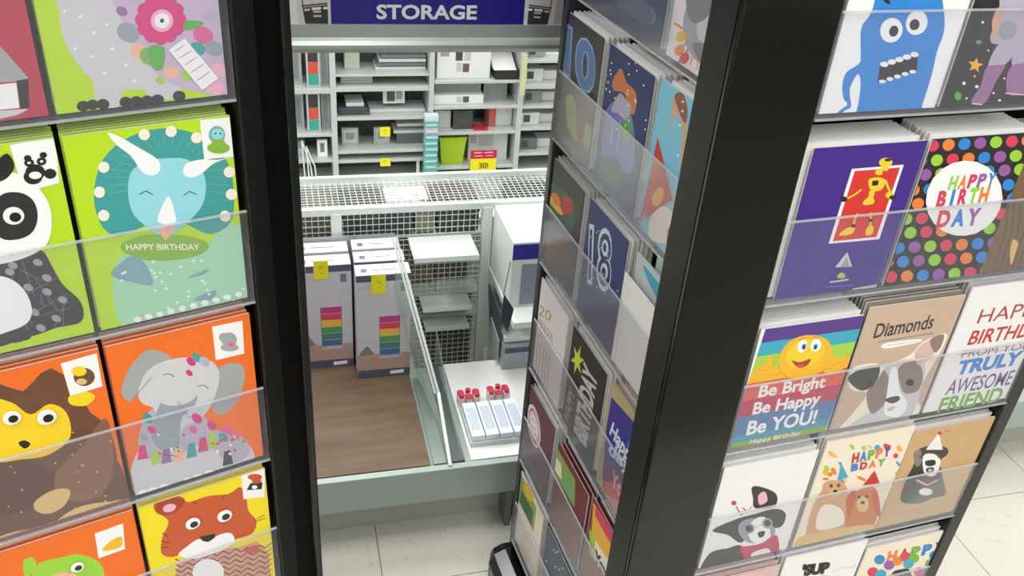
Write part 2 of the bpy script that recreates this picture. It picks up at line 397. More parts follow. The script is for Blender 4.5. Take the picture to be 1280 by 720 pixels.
 ['s','white',[128.6,142,114.1,140.9,98.9,143.4,87.3,141.2,84.6,133.2,89.7,128.7,98.8,130.7,111.3,138.6]],
 ['s','white',[70.4,115,73.4,99.3,72.8,90,65.9,89.6,58.9,94.1,62.7,104.4]],
 ['p','peach',[56.8,88,68.2,87.9,72.9,84,62.7,74.7]],
 ['l','dark',[0.7,47.8,121,53.4,123.4,58.4,118.7]],
 ['l','dark',[0.7,82.3,113.6,87.5,116.4,92.9,112.5]],
 ['e','white',[76,20.1,1.4,-0.3,-0.1,-1.2]],
 ['e','white',[50.5,41.3,1.2,-0.3,-0.2,-1.2]],
 ['e','white',[112.7,-4.2,1.4,-0.4,-0.1,-1.3]],
 ['e','white',[27,52.2,1.2,-0.3,-0.1,-1.2]],
 ['e','white',[24.8,51.6,1.2,-0.3,-0.2,-1.2]],
 ['e','white',[90.1,48.5,1.4,-0.3,-0.1,-1.2]],
 ['e','white',[90.6,25.2,1.4,-0.3,-0.1,-1.3]],
 ['e','white',[23.1,44.8,1.2,-0.4,-0.1,-1.2]],
 ['e','white',[48.1,48.8,1.3,-0.3,-0.2,-1.2]],
 ['e','white',[48,28.6,1.2,-0.3,-0.2,-1.2]],
 ['e','white',[74.8,15,1.3,-0.3,-0.2,-1.3]],
 ['e','white',[56.6,8.1,1.3,-0.4,-0.1,-1.3]],
 ['e','white',[123.8,10.4,1.4,-0.4,-0.1,-1.3]],
 ['e','white',[114.2,-0.6,1.4,-0.4,-0.1,-1.4]],
 ['e','white',[88.4,28.3,1.3,-0.4,-0.1,-1.3]],
 ['e','white',[62.8,41.3,1.3,-0.3,-0.1,-1.3]],
 ['e','white',[50.3,57.1,1.2,-0.3,-0.2,-1.2]],
 ['e','white',[64.7,11.6,1.3,-0.3,-0.1,-1.2]],
 ['e','white',[83.4,49.8,1.3,-0.3,-0.2,-1.3]],
 ['e','white',[49.7,45.6,1.2,-0.3,-0.2,-1.2]],
 ['e','white',[71.8,46.8,1.3,-0.3,-0.1,-1.2]],
 ['e','white',[92.9,12.8,1.3,-0.4,-0.1,-1.3]],
 ['e','white',[91.5,17.5,1.4,-0.3,-0.1,-1.3]],
 ['e','white',[57.6,28,1.3,-0.4,-0.2,-1.3]],
 ['e','white',[54.9,35.7,1.3,-0.4,-0.1,-1.3]],
 ['e','white',[54.6,45,1.3,-0.3,-0.1,-1.2]],
 ['e','white',[29.9,3.2,3,-0.9,-0.4,-2.9]],
 ['e','white',[39.3,3.5,3.1,-0.9,-0.4,-2.9]],
 ['e','white',[48.9,3.7,3,-0.8,-0.4,-2.8]],
 ['e','white',[58.5,4,3.1,-0.8,-0.4,-2.9]],
 ['e','white',[68.3,4.3,3.1,-0.8,-0.4,-2.9]],
 ['e','white',[78.1,4.6,3.2,-0.9,-0.3,-2.9]],
 ['e','white',[88.1,4.9,3.3,-0.9,-0.3,-2.9]],
 ['e','white',[98.2,5.2,3.3,-0.9,-0.3,-2.9]],
 ['e','white',[108.4,5.5,3.4,-0.9,-0.3,-2.9]],
 ['e','white',[118.8,5.8,3.3,-0.9,-0.3,-3]],
 ['k','white',[102.7,177.1,126.6,176.5,127.2,141.6,102.7,142.8]],
 ['e','tealp',[115,163.1,6.6,-1,-0.7,-7.6]],
 ['e','sky',[115.6,163.6,5,-0.8,-0.5,-4.9]],
 ['e','limeg',[115.1,151.5,9.2,-1.5,-0.5,-5]],
 ['e','limeg',[115.5,155.3,5.6,-0.9,-0.4,-3.8]],
 ['e','dark',[113.9,164.4,0.7,-0.1,-0.1,-0.8]],
 ['e','dark',[117.9,163.8,0.8,-0.1,-0.1,-0.8]],
],
'monkey':[
 ['f','orange',[]],
 ['s','brown',[96.3,160.5,63.7,153.9,39.2,142.4,27.3,123.3,11.5,104.3,3.3,73.9,6.2,32.3,18.3,-2.1,48.8,-2.9,93.8,-1.1,129.1,6.7]],
 ['s','tan',[77.7,30.3,61.3,37.2,47.9,31.2,55.5,15.2,69.3,10.8,78.9,18.8]],
 ['s','tan',[118.1,1.2,93.3,1.2,66.4,-9.5,64.8,-0.3,40.3,8.1,4.7,-3.3,6.4,-15.4,49.6,-7.6,95.5,-10.2,122.8,-6.3]],
 ['s','brown',[30.7,160.5,63.3,153.9,87.8,142.4,99.7,123.3,115.5,104.3,123.7,73.9,120.8,32.3,108.7,-2.1,78.2,-2.9,33.2,-1.1,-2.1,6.7]],
 ['s','brownd',[33.6,92.3,59.7,72.4,71,49.1,54.5,27.9,31.9,24,10.7,38.8]],
 ['s','brown2',[72.6,57.8,98.6,79.3,121.6,102,119.7,47.2,104.5,14.8,81.3,15.5,67.9,31.4]],
 ['s','yellow',[36.9,150.2,53,145.2,64.2,127.8,80.2,133.8,91.4,119.8,89.6,91.9,70.3,79.4,49.4,82.2,25.1,93.6]],
 ['g','',[50.1,130.9,6.9]],
 ['g','',[75.7,122.2,7.6]],
 ['s','dark',[49.5,101.1,54.8,102.1,58.2,96.4,53,93.1]],
 ['s','tan',[49.3,30.3,65.7,37.2,79.1,31.2,71.5,15.2,57.7,10.8,48.1,18.8]],
 ['s','tan',[8.9,1.2,33.7,1.2,60.6,-9.5,62.2,-0.3,86.7,8.1,122.3,-3.3,120.6,-15.4,77.4,-7.6,31.5,-10.2,4.2,-6.3]],
 ['s','yellow',[95.6,135.4,105.7,140.4,116.5,130.2,108.9,122.1,97.1,126.4]],
 ['e','tan',[121.1,74.9,0.9,-0.3,-0.1,-0.8]],
 ['e','tan',[87.5,37.5,0.9,-0.4,-0.2,-0.9]],
 ['e','tan',[93.8,56.4,1,-0.3,-0.1,-0.8]],
 ['e','tan',[90.2,106.1,0.9,-0.3,-0.1,-0.8]],
 ['e','tan',[43.4,109.3,0.8,-0.3,-0.2,-0.8]],
 ['e','tan',[51.9,117.1,0.8,-0.4,-0.1,-0.8]],
 ['e','tan',[40.6,69.7,0.8,-0.3,-0.2,-0.8]],
 ['e','tan',[36.8,22.9,0.8,-0.4,-0.2,-0.9]],
 ['e','tan',[88.7,50.5,0.9,-0.4,-0.1,-0.8]],
 ['e','tan',[96.3,80.8,0.9,-0.3,-0.1,-0.8]],
 ['e','tan',[105.7,5.2,1,-0.4,-0.1,-0.9]],
 ['e','tan',[94,55.8,0.9,-0.4,-0.2,-0.9]],
 ['e','tan',[99.6,20.2,0.9,-0.4,-0.2,-0.9]],
 ['e','tan',[79.4,7.7,0.9,-0.4,-0.2,-0.9]],
 ['e','tan',[87.8,72.1,0.9,-0.3,-0.1,-0.8]],
 ['e','tan',[84,93.7,0.8,-0.4,-0.2,-0.9]],
 ['e','tan',[42.1,48.4,0.9,-0.4,-0.2,-0.9]],
 ['e','tan',[89.7,-4.7,1,-0.5,-0.1,-1]],
 ['e','tan',[104.2,43.6,0.9,-0.4,-0.1,-0.9]],
 ['e','tan',[38.7,78.1,0.8,-0.4,-0.2,-0.8]],
 ['e','tan',[106.8,11.4,1,-0.4,-0.1,-0.9]],
 ['e','tan',[73,67.6,0.8,-0.4,-0.2,-0.8]],
 ['e','tan',[55.8,106.9,0.8,-0.3,-0.1,-0.8]],
 ['e','tan',[28.4,34.2,0.9,-0.4,-0.1,-0.8]],
 ['e','tan',[92.6,96.4,0.9,-0.3,-0.1,-0.8]],
 ['e','tan',[74.8,114,0.9,-0.3,-0.1,-0.8]],
 ['k','white',[96.1,172.5,125.1,174.2,124.1,138.3,97.4,136.9]],
 ['e','brown',[111.5,153.1,8.2,-2.8,-1.6,-9.5]],
 ['e','yellow',[108.5,160.3,5.7,-1.9,-0.9,-5.1]],
 ['e','brown',[115.3,151.8,3.5,-1.2,-0.8,-4.8]],
 ['e','tan',[108.7,149,4.1,-1.4,-0.5,-3.2]],
],
'elephant':[
 ['f','orange',[]],
 ['s','grey',[5.8,126.9,15.5,149.3,32.2,164.3,46.2,158.6,52.9,145.8,33.7,139.1,23.5,125.1,12,113.7]],
 ['s','grey',[94.1,125.8,112.1,124.4,117.3,109,108.2,81.6,95.9,69.3,83.4,73.9,84.7,103.9]],
 ['s','greyl',[-3.9,3.9,3.1,40.5,19.9,62.5,48.3,65.6,79.5,53.6,107.3,27.8,117.4,8.3,112.3,-5.3,73.5,-4.5,28.7,-5.6]],
 ['s','lilac2',[10.9,47,20.4,90.3,38.3,97.4,71,76.1,83.1,52.2,107.7,32.7,113.5,9.9,93.4,2.6,70.4,37.5,40.9,34.6]],
 ['s','greyl',[19.8,122,29,140.6,44.9,148.3,68.3,146,87.9,134.5,93,114.8,82.9,85.9,70.5,71.5,51.7,64.3,44.9,37.9,31.4,43.4,25.5,65,31.2,95.4,21.2,108.1]],
 ['s','greyb',[25,74.6,39.4,106.1,57.5,113.3,70,99.8,65.1,87.7,53.3,77.9,45.5,42.6,34.7,42.1,25.9,55.3]],
 ['e','greyl',[53.2,105.8,17,-2,0.1,-11.8]],
 ['l','dark',[0.7,43,133.8,48.7,133.2,52.5,128.4]],
 ['l','dark',[0.7,71.9,110.6,78.2,109.8,81.2,104.2]],
 ['e','magenta',[69.3,140.5,3.2,-5,-2.4,-2.5]],
 ['e','teal',[74.8,143.1,3.2,-5,-2.4,-2.5]],
 ['e','lilac2',[81.1,136.7,3.7,-5.8,-2.8,-2.9]],
 ['e','magenta',[66.2,128.3,2.3,-3.7,-1.7,-1.8]],
 ['e','magenta',[67,72.8,3.7,-6.3,-2.9,-3]],
 ['e','pink',[62,60.4,2.8,-4.8,-2.2,-2.3]],
 ['e','magenta',[80,58.3,3.4,-5.7,-2.6,-2.7]],
 ['e','pink',[93.9,48.1,4,-6.7,-3,-3.1]],
 ['e','teal',[23.6,89.1,3.3,-6,-2.9,-2.9]],
 ['e','magenta',[25,74.6,2.6,-4.6,-2.1,-2.2]],
 ['e','greyb',[17.3,68.2,2.7,-5,-2.3,-2.3]],
 ['e','teal',[89.3,39.9,3.5,-5.9,-2.6,-2.7]],
 ['e','pink',[100.5,38,3.6,-5.9,-2.6,-2.7]],
 ['e','lilac2',[106.6,20.4,3.7,-6.1,-2.7,-2.8]],
 ['e','limed',[78.8,46.5,2.4,-4.1,-1.9,-1.9]],
 ['e','teal',[13.8,55.4,2.1,-3.9,-1.8,-1.8]],
 ['p','magenta',[11.7,59.6,17.1,59.3,17.5,41.8,7.9,42.9]],
 ['p','limed',[22.3,49.1,27.8,48.8,28.3,30.9,18.6,32.1]],
 ['p','mauve',[31.8,46.7,37.4,46.3,38,28.4,28.2,29.5]],
 ['p','teal',[55.5,44.4,61.2,44.1,62.1,25.9,52,27]],
 ['p','magenta',[66.7,47.3,72.5,47,73.6,28.7,63.3,29.9]],
 ['p','limed',[76,48.6,81.9,48.3,83.1,29.9,72.7,31.1]],
 ['p','dark2',[88.3,21.2,94.3,20.8,95.6,1.7,85,3]],
 ['p','peach',[42.9,44.6,48.6,44.3,49.3,26.1,39.3,27.3]],
 ['e','white',[7.9,0.1,5,-2.2,-0.6,-4.3]],
 ['e','white',[16.7,-0.3,5.1,-2.2,-0.5,-4.3]],
 ['e','white',[27.5,-0.9,5.1,-2.3,-0.6,-4.4]],
 ['e','white',[51.1,-2.6,5.3,-2.4,-0.5,-4.5]],
 ['e','white',[60.6,-1.6,5.4,-2.3,-0.5,-4.4]],
 ['e','white',[71.9,-1.3,5.5,-2.3,-0.5,-4.5]],
 ['e','white',[39.5,44.9,1,-1.4,-0.7,-1]],
 ['e','magenta',[78.7,36,1.2,-1.5,-0.7,-1.1]],
 ['e','teal',[45.3,44.7,1.1,-1.4,-0.7,-1]],
 ['e','limed',[106.8,26,1.2,-1.5,-0.7,-1.1]],
 ['e','white',[30,66.5,1,-1.4,-0.6,-1]],
 ['e','magenta',[28.1,43.4,1,-1.4,-0.7,-1]],
 ['e','teal',[67.9,30.5,1.1,-1.5,-0.7,-1]],
 ['e','limed',[37.7,58.2,1,-1.4,-0.7,-1]],
 ['e','white',[81.3,23.4,1.1,-1.5,-0.7,-1]],
 ['e','magenta',[52.7,57.4,1.1,-1.4,-0.6,-1]],
 ['e','teal',[98.6,33.3,1.1,-1.5,-0.7,-1.1]],
 ['e','limed',[87.7,41.2,1.1,-1.4,-0.7,-1]],
 ['e','white',[81.7,24.8,1.1,-1.5,-0.7,-1.1]],
 ['e','magenta',[85.9,36.4,1.1,-1.5,-0.7,-1]],
 ['e','teal',[86.4,42.2,1.2,-1.4,-0.6,-1]],
 ['e','limed',[49.3,49.3,1.1,-1.4,-0.6,-1]],
 ['e','white',[100.1,36.4,1.2,-1.4,-0.7,-1]],
 ['e','magenta',[98.8,19,1.2,-1.5,-0.7,-1.1]],
 ['e','teal',[108.4,27.2,1.2,-1.5,-0.7,-1]],
 ['e','limed',[40.7,57.5,1,-1.4,-0.7,-1]],
 ['e','white',[93.5,16.5,1.2,-1.6,-0.7,-1.1]],
 ['e','magenta',[83,34.2,1.2,-1.5,-0.7,-1.1]],
 ['e','teal',[45.8,39.6,1,-1.4,-0.7,-1]],
 ['e','limed',[99.8,38.3,1.2,-1.5,-0.7,-1.1]],
 ['e','white',[39.7,42.1,1.1,-1.4,-0.6,-1]],
 ['e','magenta',[97,33.2,1.2,-1.5,-0.6,-1]],
 ['e','teal',[46.4,50.2,1,-1.4,-0.7,-1]],
 ['e','limed',[69.9,49.9,1.1,-1.4,-0.7,-1]],
 ['e','white',[95.4,27.7,1.2,-1.5,-0.6,-1]],
 ['e','magenta',[90.6,38.1,1.1,-1.5,-0.7,-1.1]],
 ['l','dark',[0.5,31.1,41.1,44.4,33.2]],
 ['l','greyb',[0.8,12,113.7,33.1,134.9]],
 ['l','greyb',[0.8,52.4,99.2,60.1,75.4]],
 ['k','white',[91.9,173.2,119.9,171.9,118.4,134.6,91.5,135.1]],
 ['e','grey',[105.8,154.4,7,-2.1,-0.8,-8.5]],
 ['e','grey',[100.9,158.9,4.2,-1.2,-0.5,-5]],
 ['e','grey',[105.4,145.8,8.4,-2.6,-0.4,-4.3]],
 ['e','pink',[107.1,148.8,3.1,-1,-0.2,-2.1]],
],
'fish':[
 ['f','orange',[]],
 ['s','limeh',[28.3,135.9,37.4,149.5,57,148.1,73.2,143.9,87.5,125.5,89.9,107.6,82.6,94.8,31.9,120.4,24.2,148.7,31.9,155.1]],
 ['g','',[68.5,130.2,6]],
 ['s','peach',[39.3,124.4,53.5,128.5,65.4,118.2,62.8,103]],
 ['s','limeh',[26.1,158.2,34.5,160,35.4,147.9,27.2,139.1]],
 ['k','white',[90.2,164.3,116.5,165.6,113.2,131.2,88.3,130.6]],
 ['s','gold',[93.1,138.9,101.6,148,112.4,149.5,109.6,135.8]],
],
'tiger':[
 ['f','yellowb',[]],
 ['p','peachb',[27.4,85.4,48.9,92.6,92.4,76.4,110.2,76.8,121.9,51.6,121.3,11.9,19.5,55.3]],
 ['l','dark2',[1.4,25.2,92.7,30.4,85.3,37.1,89.5,42.5,82,49.3,86.2,54.8,78.7,61.6,82.9,67.2,75.3,74.1,79.5,79.9,71.8,86.9,76.1,92.8,68.3,99.8,72.6,105.9,64.7,113,69.1,119.1,61.1,126.3,65.5]],
 ['l','dark2',[1.4,24.2,85.2,29.5,77.8,36.2,82,41.6,74.4,48.4,78.6,53.9,71,60.8,75.2,66.5,67.5,73.4,71.8,79.2,63.9,86.1,68.2,92.1,60.3,99.1,64.7,105.2,56.7,112.3,61,118.5,53,125.7,57.4]],
 ['l','dark2',[1.4,23.3,77.7,28.6,70.1,35.4,74.3,40.8,66.7,47.6,70.9,53.1,63.2,60,67.4,65.7,59.6,72.6,63.9,78.4,56,85.4,60.3,91.4,52.3,98.5,56.7,104.5,48.6,111.7,53,117.9,44.8,125.2,49.2]],
 ['l','dark2',[1.4,22.4,70.1,27.7,62.5,34.5,66.7,39.9,58.9,46.7,63.2,52.3,55.4,59.2,59.6,64.9,51.7,71.8,56,77.7,48,84.7,52.3,90.7,44.3,97.8,48.6,103.9,40.4,111.1,44.8,117.3,36.6,124.6,41]],
 ['l','dark2',[1.4,21.5,62.4,26.8,54.7,33.6,58.9,39,51.1,45.9,55.3,51.4,47.5,58.4,51.7,64.1,43.7,71.1,48,76.9,40,84,44.3,89.9,36.1,97.1,40.5,103.2,32.2,110.4,36.6,116.7,28.3,124,32.7]],
 ['l','dark2',[1.4,20.5,54.7,25.8,46.9,32.7,51.1,38.1,43.2,45,47.5,50.6,39.5,57.5,43.8,63.3,35.7,70.3,40,76.1,31.9,83.2,36.2,89.2,27.9,96.4,32.3,102.5,23.9,109.8,28.3,116.1,19.9,123.4,24.3]],
 ['l','dark2',[1.4,19.6,46.9,24.9,39.1,31.7,43.3,37.2,35.3,44.1,39.5,49.7,31.5,56.7,35.8,62.4,27.6,69.5,31.9,75.4,23.7,82.5,28,88.5,19.7,95.7,24,101.9,15.6,109.1,20,115.4,11.5,122.8,15.9]],
 ['s','rust',[13,108.2,16.8,129.9,25.1,149,14.2,169.8,17.6,180.7,29.3,182.2,42.1,175,47,165.7,67.1,165.1,87.1,158.9,100.1,163.1,104.7,143.5,105.4,125.4,112.6,106.8,106.9,91,89.3,90.5,63.8,94.1,39.1,97.7,22.7,97.1]],
 ['s','rustd',[14.9,168,19.2,178.6,29.2,180.9,40.1,174.5,43.1,166.2,32.1,157.1,20.6,159.7]],
 ['e','pinkl',[28.3,166,6.3,-0.5,0.3,-5.6]],
 ['s','white',[28.7,97,37.8,104.4,50.8,109.9,60.3,100.6,71.4,105.6,83.9,102.5,86.9,88.6,75.4,82,58.3,81.5,41.7,84]],
 ['p','dark',[52.1,112.2,68.5,109.2,66.9,103.3,59.3,101.1,54.5,105]],
 ['g','',[47.6,136.4,7.3]],
 ['g','',[79.9,132.1,7.6]],
 ['l','dark2',[1,112.8,109.8,121.8,111.6]],
 ['l','dark2',[1,110.3,106.4,122.6,106.6]],
 ['l','dark2',[1,15.1,124.9,22.3,118.3]],
 ['l','dark2',[1,13.9,115.2,21.6,112.7]],
 ['l','dark2',[1,17.5,135.4,22.4,127.1]],
 ['l','dark2',[1,50.8,164,55.3,159.1]],
 ['l','dark2',[1,83,159.3,80.4,154.7]],
 ['e','white',[55.4,54.6,16.1,-8.8,-2.2,-21.4]],
 ['s','rust',[94,69.3,109.7,70.7,110.9,57.3]],
 ['k','white',[102.5,186.2,127.1,181.4,123.8,137.8,101.6,145]],
 ['e','rust',[115.9,170.5,7.5,-3.3,-0.3,-4.5]],
 ['p','dark',[105.8,156.2,110.7,164.1,123.3,160,121.5,150.6]],
 ['e','white',[114.4,156.7,2.9,-1.3,-0.2,-2.8]],
 ['e','rust',[117.2,164.7,5,-2.1,-0.3,-3.9]],
],
'monster':[
 ['f','white',[]],
 ['s','blue',[25.5,143.5,26.4,92.2,20.2,76.5,25.7,56.9,28.6,45.3,17.5,37.2,16.9,25.4,22.2,13.1,28,7.6,20,0.9,22.9,-1.9,27.7,2.3,32.7,5.6,26.1,21.6,30,35.1,35.9,26.3,39.9,5.2,38.4,-9,39.6,-12.7,114.2,-9.3,112.1,1.8,111.6,30.4,109,53,108.5,74.9,91.4,107.3,68.9,143.9]],
 ['p','dark',[33.6,99.3,40.3,99.3,43.7,95.2,38.6,96]],
 ['e','white',[52.3,73,12.1,-3.5,-0.9,-10.1]],
 ['e','white',[76.8,79,11.9,-3.3,-0.8,-10.1]],
 ['e','dark',[54.9,72.3,5,-1.5,-0.4,-4.6]],
 ['e','dark',[75,77.4,5.5,-1.5,-0.4,-4.6]],
 ['p','dark',[51.1,42.5,88.4,52.7,93.1,36,53.8,26]],
 ['e','white',[55.3,43.1,4.5,-0.2,0.9,-2.4]],
 ['e','white',[62.7,45,4.5,-0.1,0.8,-2.4]],
 ['e','white',[70.1,47,4.5,-0.1,0.9,-2.4]],
 ['e','white',[77.5,49,4.6,-0.1,0.9,-2.4]],
 ['e','white',[85,51,4.5,-0.2,0.9,-2.4]],
 ['e','white',[58.7,27.5,3.8,-0.1,0.6,-1.7]],
 ['e','white',[66.2,29.5,3.7,-0.1,0.6,-1.8]],
 ['e','white',[73.7,31.5,3.8,-0.2,0.6,-1.8]],
 ['e','white',[81.2,33.5,3.8,-0.2,0.7,-1.8]],
 ['e','white',[88.8,35.4,3.8,-0.1,0.6,-1.7]],
],
'space':[
 ['f','black3',[]],
 ['e','lilac2',[73,150,18,0,0,20]],
 ['e','skin',[73,148,12,0,0,13]],
 ['s','lilac2',[31.6,63.6,30.4,80.6,28.7,93.9,11.1,136.9,65.5,137.2,89.5,89.8,73.3,86.7,85.5,57.1,47.2,58.1,38.3,58.3]],
 ['s','skin',[26.9,79,28,90.6,33.8,87.2,38,68.6,35.2,65.2]],
 ['s','greyb',[40.7,65.1,38.5,77.1,50.8,78.6,60.1,68.1,52.2,61.4]],
 ['s','lilac2',[44.6,59,64.4,56.8,62.1,40,41.2,37.1]],
 ['s','lilac2',[65.5,56.7,87.8,57.1,97.6,37.1,70.7,36.2]],
 ['s','mauve',[40.1,37.2,60.7,38.3,56.8,22.2,53.4,2,39.1,1.2,35.7,6.6,40.3,19.2]],
 ['s','mauve',[68.4,36.3,100.4,36.1,112.9,10.7,98,7.5,75.9,10.4]],
 ['l','white',[0.8,37.7,1.8,50.8,0.3]],
 ['l','white',[0.8,73.5,10.5,97.8,7.9]],
 ['l','pinkl',[0.8,40.4,39,61.4,39.2]],
 ['p','gold',[24.1,46.4,27.4,41.2,34.3,39.6,29.6,37.4,32.3,32.1,26,35.9,20.8,34.2,21.6,38.8,15.8,43,22.5,42.1]],
 ['e','white',[34.5,52.3,1.1,0,0.3,-0.9]],
 ['e','white',[19.5,22.2,2.1,-0.1,0.7,-1.7]],
 ['e','white',[28.7,7.4,1.3,0,0.4,-1.1]],
 ['e','white',[59.1,11.1,1.4,-0.1,0.5,-1.2]],
 ['e','white',[69.8,3.5,1.7,0,0.6,-1.3]],
 ['e','white',[36.1,18.4,2.1,0,0.8,-1.6]],
 ['e','white',[65.6,25.1,1.2,0,0.5,-0.9]],
 ['e','white',[29.1,28.6,1.1,0,0.4,-0.9]],
 ['e','white',[16.5,78.3,1.5,0,0.5,-1.2]],
 ['e','teal',[20,60.4,3.5,0,0.9,-2]],
 ['e','leaf',[17.6,10.1,4,-0.2,1.7,-4.1]],
],
'purple':[
 ['f','purple',[]],
 ['p','white',[47.8,139.5,107.2,139.6,107.1,58.5,46.4,59.5]],
 ['p','redb',[51.8,137,103.9,136.9,102.7,61.5,50.5,61.9]],
 ['e','yellowp',[84.9,143.4,7.9,-0.5,1.7,-4.9]],
 ['e','dark',[86.3,145.9,3.9,-0.3,0.5,-1.5]],
 ['p','yellowp',[80.6,139.2,89.8,138.5,90.6,134.4,81.4,135.1]],
 ['e','yellowp',[80.4,133.5,4.6,-0.4,1,-3]],
 ['s','yellowp',[71,126.4,80.5,128.5,90.7,124.8,91.2,116,85.6,113.5,76.8,115.7]],
 ['p','dark',[75.9,125.1,83.2,125.1,84.1,119.8,77,119.8]],
 ['p','yellowp',[75.7,114.3,82.4,115.2,83.7,107.7,77.3,107.4]],
 ['s','yellowp',[73.3,104.2,80,108.9,85.9,103.1,84.5,99.6,74,99.9]],
 ['l','yellowp',[2.2,66,116.6,59.9,111.8,52.1,108.3]],
 ['e','dark',[48.4,108.1,4.6,-0.4,0.9,-3.1]],
 ['l','yellowp',[2.2,90.7,124.8,97.9,115.5,103.4,109.1]],
 ['e','yellowp',[102.3,107.7,5.4,-0.5,1.3,-3.7]],
 ['e','dark',[106.5,104.9,4.1,-0.3,0.9,-2.5]],
 ['l','yellowp',[2.4,69.8,91,69.2,82.8,69.6,78.8]],
 ['l','yellowp',[2.4,85.6,90.4,89.1,80.9,90.4,75.2]],
 ['s','yellowp',[55.5,68.8,62.5,75.5,71.6,75.5,71.6,69.3,63.5,67.1]],
 ['s','yellowp',[86.7,69.4,88.2,74.8,94.4,74.2,95.8,66,89.7,64.4]],
 ['e','dark',[69.7,77.3,2.7,-0.3,0.6,-2]],
 ['e','dark',[88.6,81.6,2.7,-0.3,0.6,-1.9]],
 ['p','greyl',[62.7,30.7,72,47.6,83.7,29.5]],
 ['p','greyb',[69.4,30.5,73.6,42.3,80.1,30.3]],
 ['s','limed',[68.7,18.5,72.2,23.7,78.2,20.3,77.8,16.4]],
 ['p','greyl',[61.6,14.4,84.3,15,84.3,13,62.3,12.4]],
 ['l','greyb',[0.5,58.5,8.2,92,6]],
 ['p','greyl',[93.2,2.1,123.2,3.5,123.7,-4.1,93.7,-3.7]],
 ['l','dark',[0.5,95.2,2.2,95.5,-1.9]],
 ['l','dark',[0.5,98.3,2.4,98.6,-1.7]],
 ['l','dark',[0.5,101.3,2.5,101.6,-1.6]],
 ['l','dark',[0.5,104.4,2.7,104.7,-1.4]],
 ['l','dark',[0.5,107.4,2.9,107.8,-1.2]],
 ['l','dark',[0.5,110.5,3,110.8,-1.1]],
 ['l','dark',[0.5,113.6,3.2,113.9,-0.9]],
 ['l','dark',[0.5,116.6,3.3,117,-0.8]],
 ['l','dark',[0.5,119.7,3.5,120.1,-0.6]],
],
'polka':[
 ['f','black3',[]],
 ['e','mauve2',[-34.8,157.7,4.7,3.4,5.4,-4.9]],
 ['e','limeh',[-16.4,157.5,4.8,3.4,5.6,-5]],
 ['e','redp',[2.2,157.2,4.9,3.4,5.8,-5]],
 ['e','orangep',[21.1,156.9,4.9,3.5,5.9,-5.1]],
 ['e','blue',[40.3,156.6,4.9,3.5,6,-5.1]],
 ['e','mauve2',[59.8,156.4,4.9,3.5,6.1,-5.2]],
 ['e','limeh',[79.5,156.1,4.9,3.5,6.3,-5.2]],
 ['e','redp',[99.5,155.8,4.9,3.5,6.4,-5.3]],
 ['e','orangep',[119.7,155.5,5,3.6,6.7,-5.3]],
 ['e','blue',[140.3,155.2,5,3.6,6.8,-5.3]],
 ['e','mauve2',[161.2,154.9,5,3.6,6.9,-5.4]],
 ['e','blue',[-24.6,142.3,4.9,3.4,5.7,-5.1]],
 ['e','mauve2',[-5.8,141.9,4.8,3.5,5.7,-5.2]],
 ['e','limeh',[13.2,141.5,4.8,3.5,5.8,-5.2]],
 ['e','redp',[32.4,141.1,4.9,3.6,6,-5.2]],
 ['e','orangep',[51.9,140.7,5,3.6,6.2,-5.2]],
 ['e','blue',[71.7,140.3,5,3.6,6.3,-5.3]],
 ['e','mauve2',[91.8,139.9,5,3.6,6.5,-5.3]],
 ['e','limeh',[112.1,139.5,5.1,3.6,6.7,-5.4]],
 ['e','redp',[132.8,139.1,5,3.6,6.8,-5.4]],
 ['e','orangep',[153.7,138.7,5.1,3.7,7,-5.5]],
 ['e','blue',[175,138.2,5.1,3.7,7.1,-5.5]],
 ['e','orangep',[-32.8,127.8,4.9,3.5,5.6,-5.2]],
 ['e','blue',[-14,127.4,4.9,3.5,5.7,-5.3]],
 ['e','mauve2',[5,126.9,5,3.5,5.9,-5.3]],
 ['e','limeh',[24.3,126.4,5,3.5,6.1,-5.4]],
 ['e','redp',[43.9,125.9,5,3.5,6.2,-5.4]],
 ['e','orangep',[63.8,125.4,5,3.6,6.3,-5.5]],
 ['e','blue',[83.9,124.8,5,3.7,6.5,-5.4]],
 ['e','mauve2',[104.4,124.3,5,3.7,6.6,-5.5]],
 ['e','limeh',[125.1,123.8,5.1,3.7,6.8,-5.6]],
 ['e','redp',[146.1,123.3,5.1,3.7,7,-5.6]],
 ['e','orangep',[167.4,122.7,5.2,3.7,7.2,-5.6]],
 ['e','redp',[-22.3,111.7,5,3.5,5.8,-5.4]],
 ['e','orangep',[-3.2,111.1,5,3.5,5.9,-5.5]],
 ['e','blue',[16.2,110.5,5,3.5,6,-5.5]],
 ['e','mauve2',[35.9,109.8,5,3.6,6.1,-5.5]],
 ['e','limeh',[55.8,109.2,5.1,3.6,6.3,-5.5]],
 ['e','redp',[76,108.6,5.1,3.6,6.5,-5.6]],
 ['e','orangep',[96.6,107.9,5,3.7,6.6,-5.6]],
 ['e','blue',[117.4,107.3,5.1,3.7,6.8,-5.7]],
 ['e','mauve2',[138.5,106.6,5.1,3.8,6.9,-5.7]],
 ['e','limeh',[159.9,105.9,5.2,3.8,7.2,-5.7]],
 ['e','redp',[181.7,105.3,5.2,3.8,7.3,-5.9]],
 ['e','limeh',[-30.7,96.7,5,3.6,5.8,-5.4]],
 ['e','redp',[-11.5,96,5,3.6,5.9,-5.5]],
 ['e','orangep',[8,95.3,5,3.6,6,-5.6]],
 ['e','blue',[27.7,94.6,5,3.6,6.1,-5.6]],
 ['e','mauve2',[47.7,93.8,5.1,3.7,6.3,-5.6]],
 ['e','limeh',[68,93.1,5.1,3.7,6.4,-5.7]],
 ['e','redp',[88.6,92.3,5.1,3.8,6.6,-5.7]],
 ['e','orangep',[109.5,91.6,5.1,3.7,6.7,-5.8]],
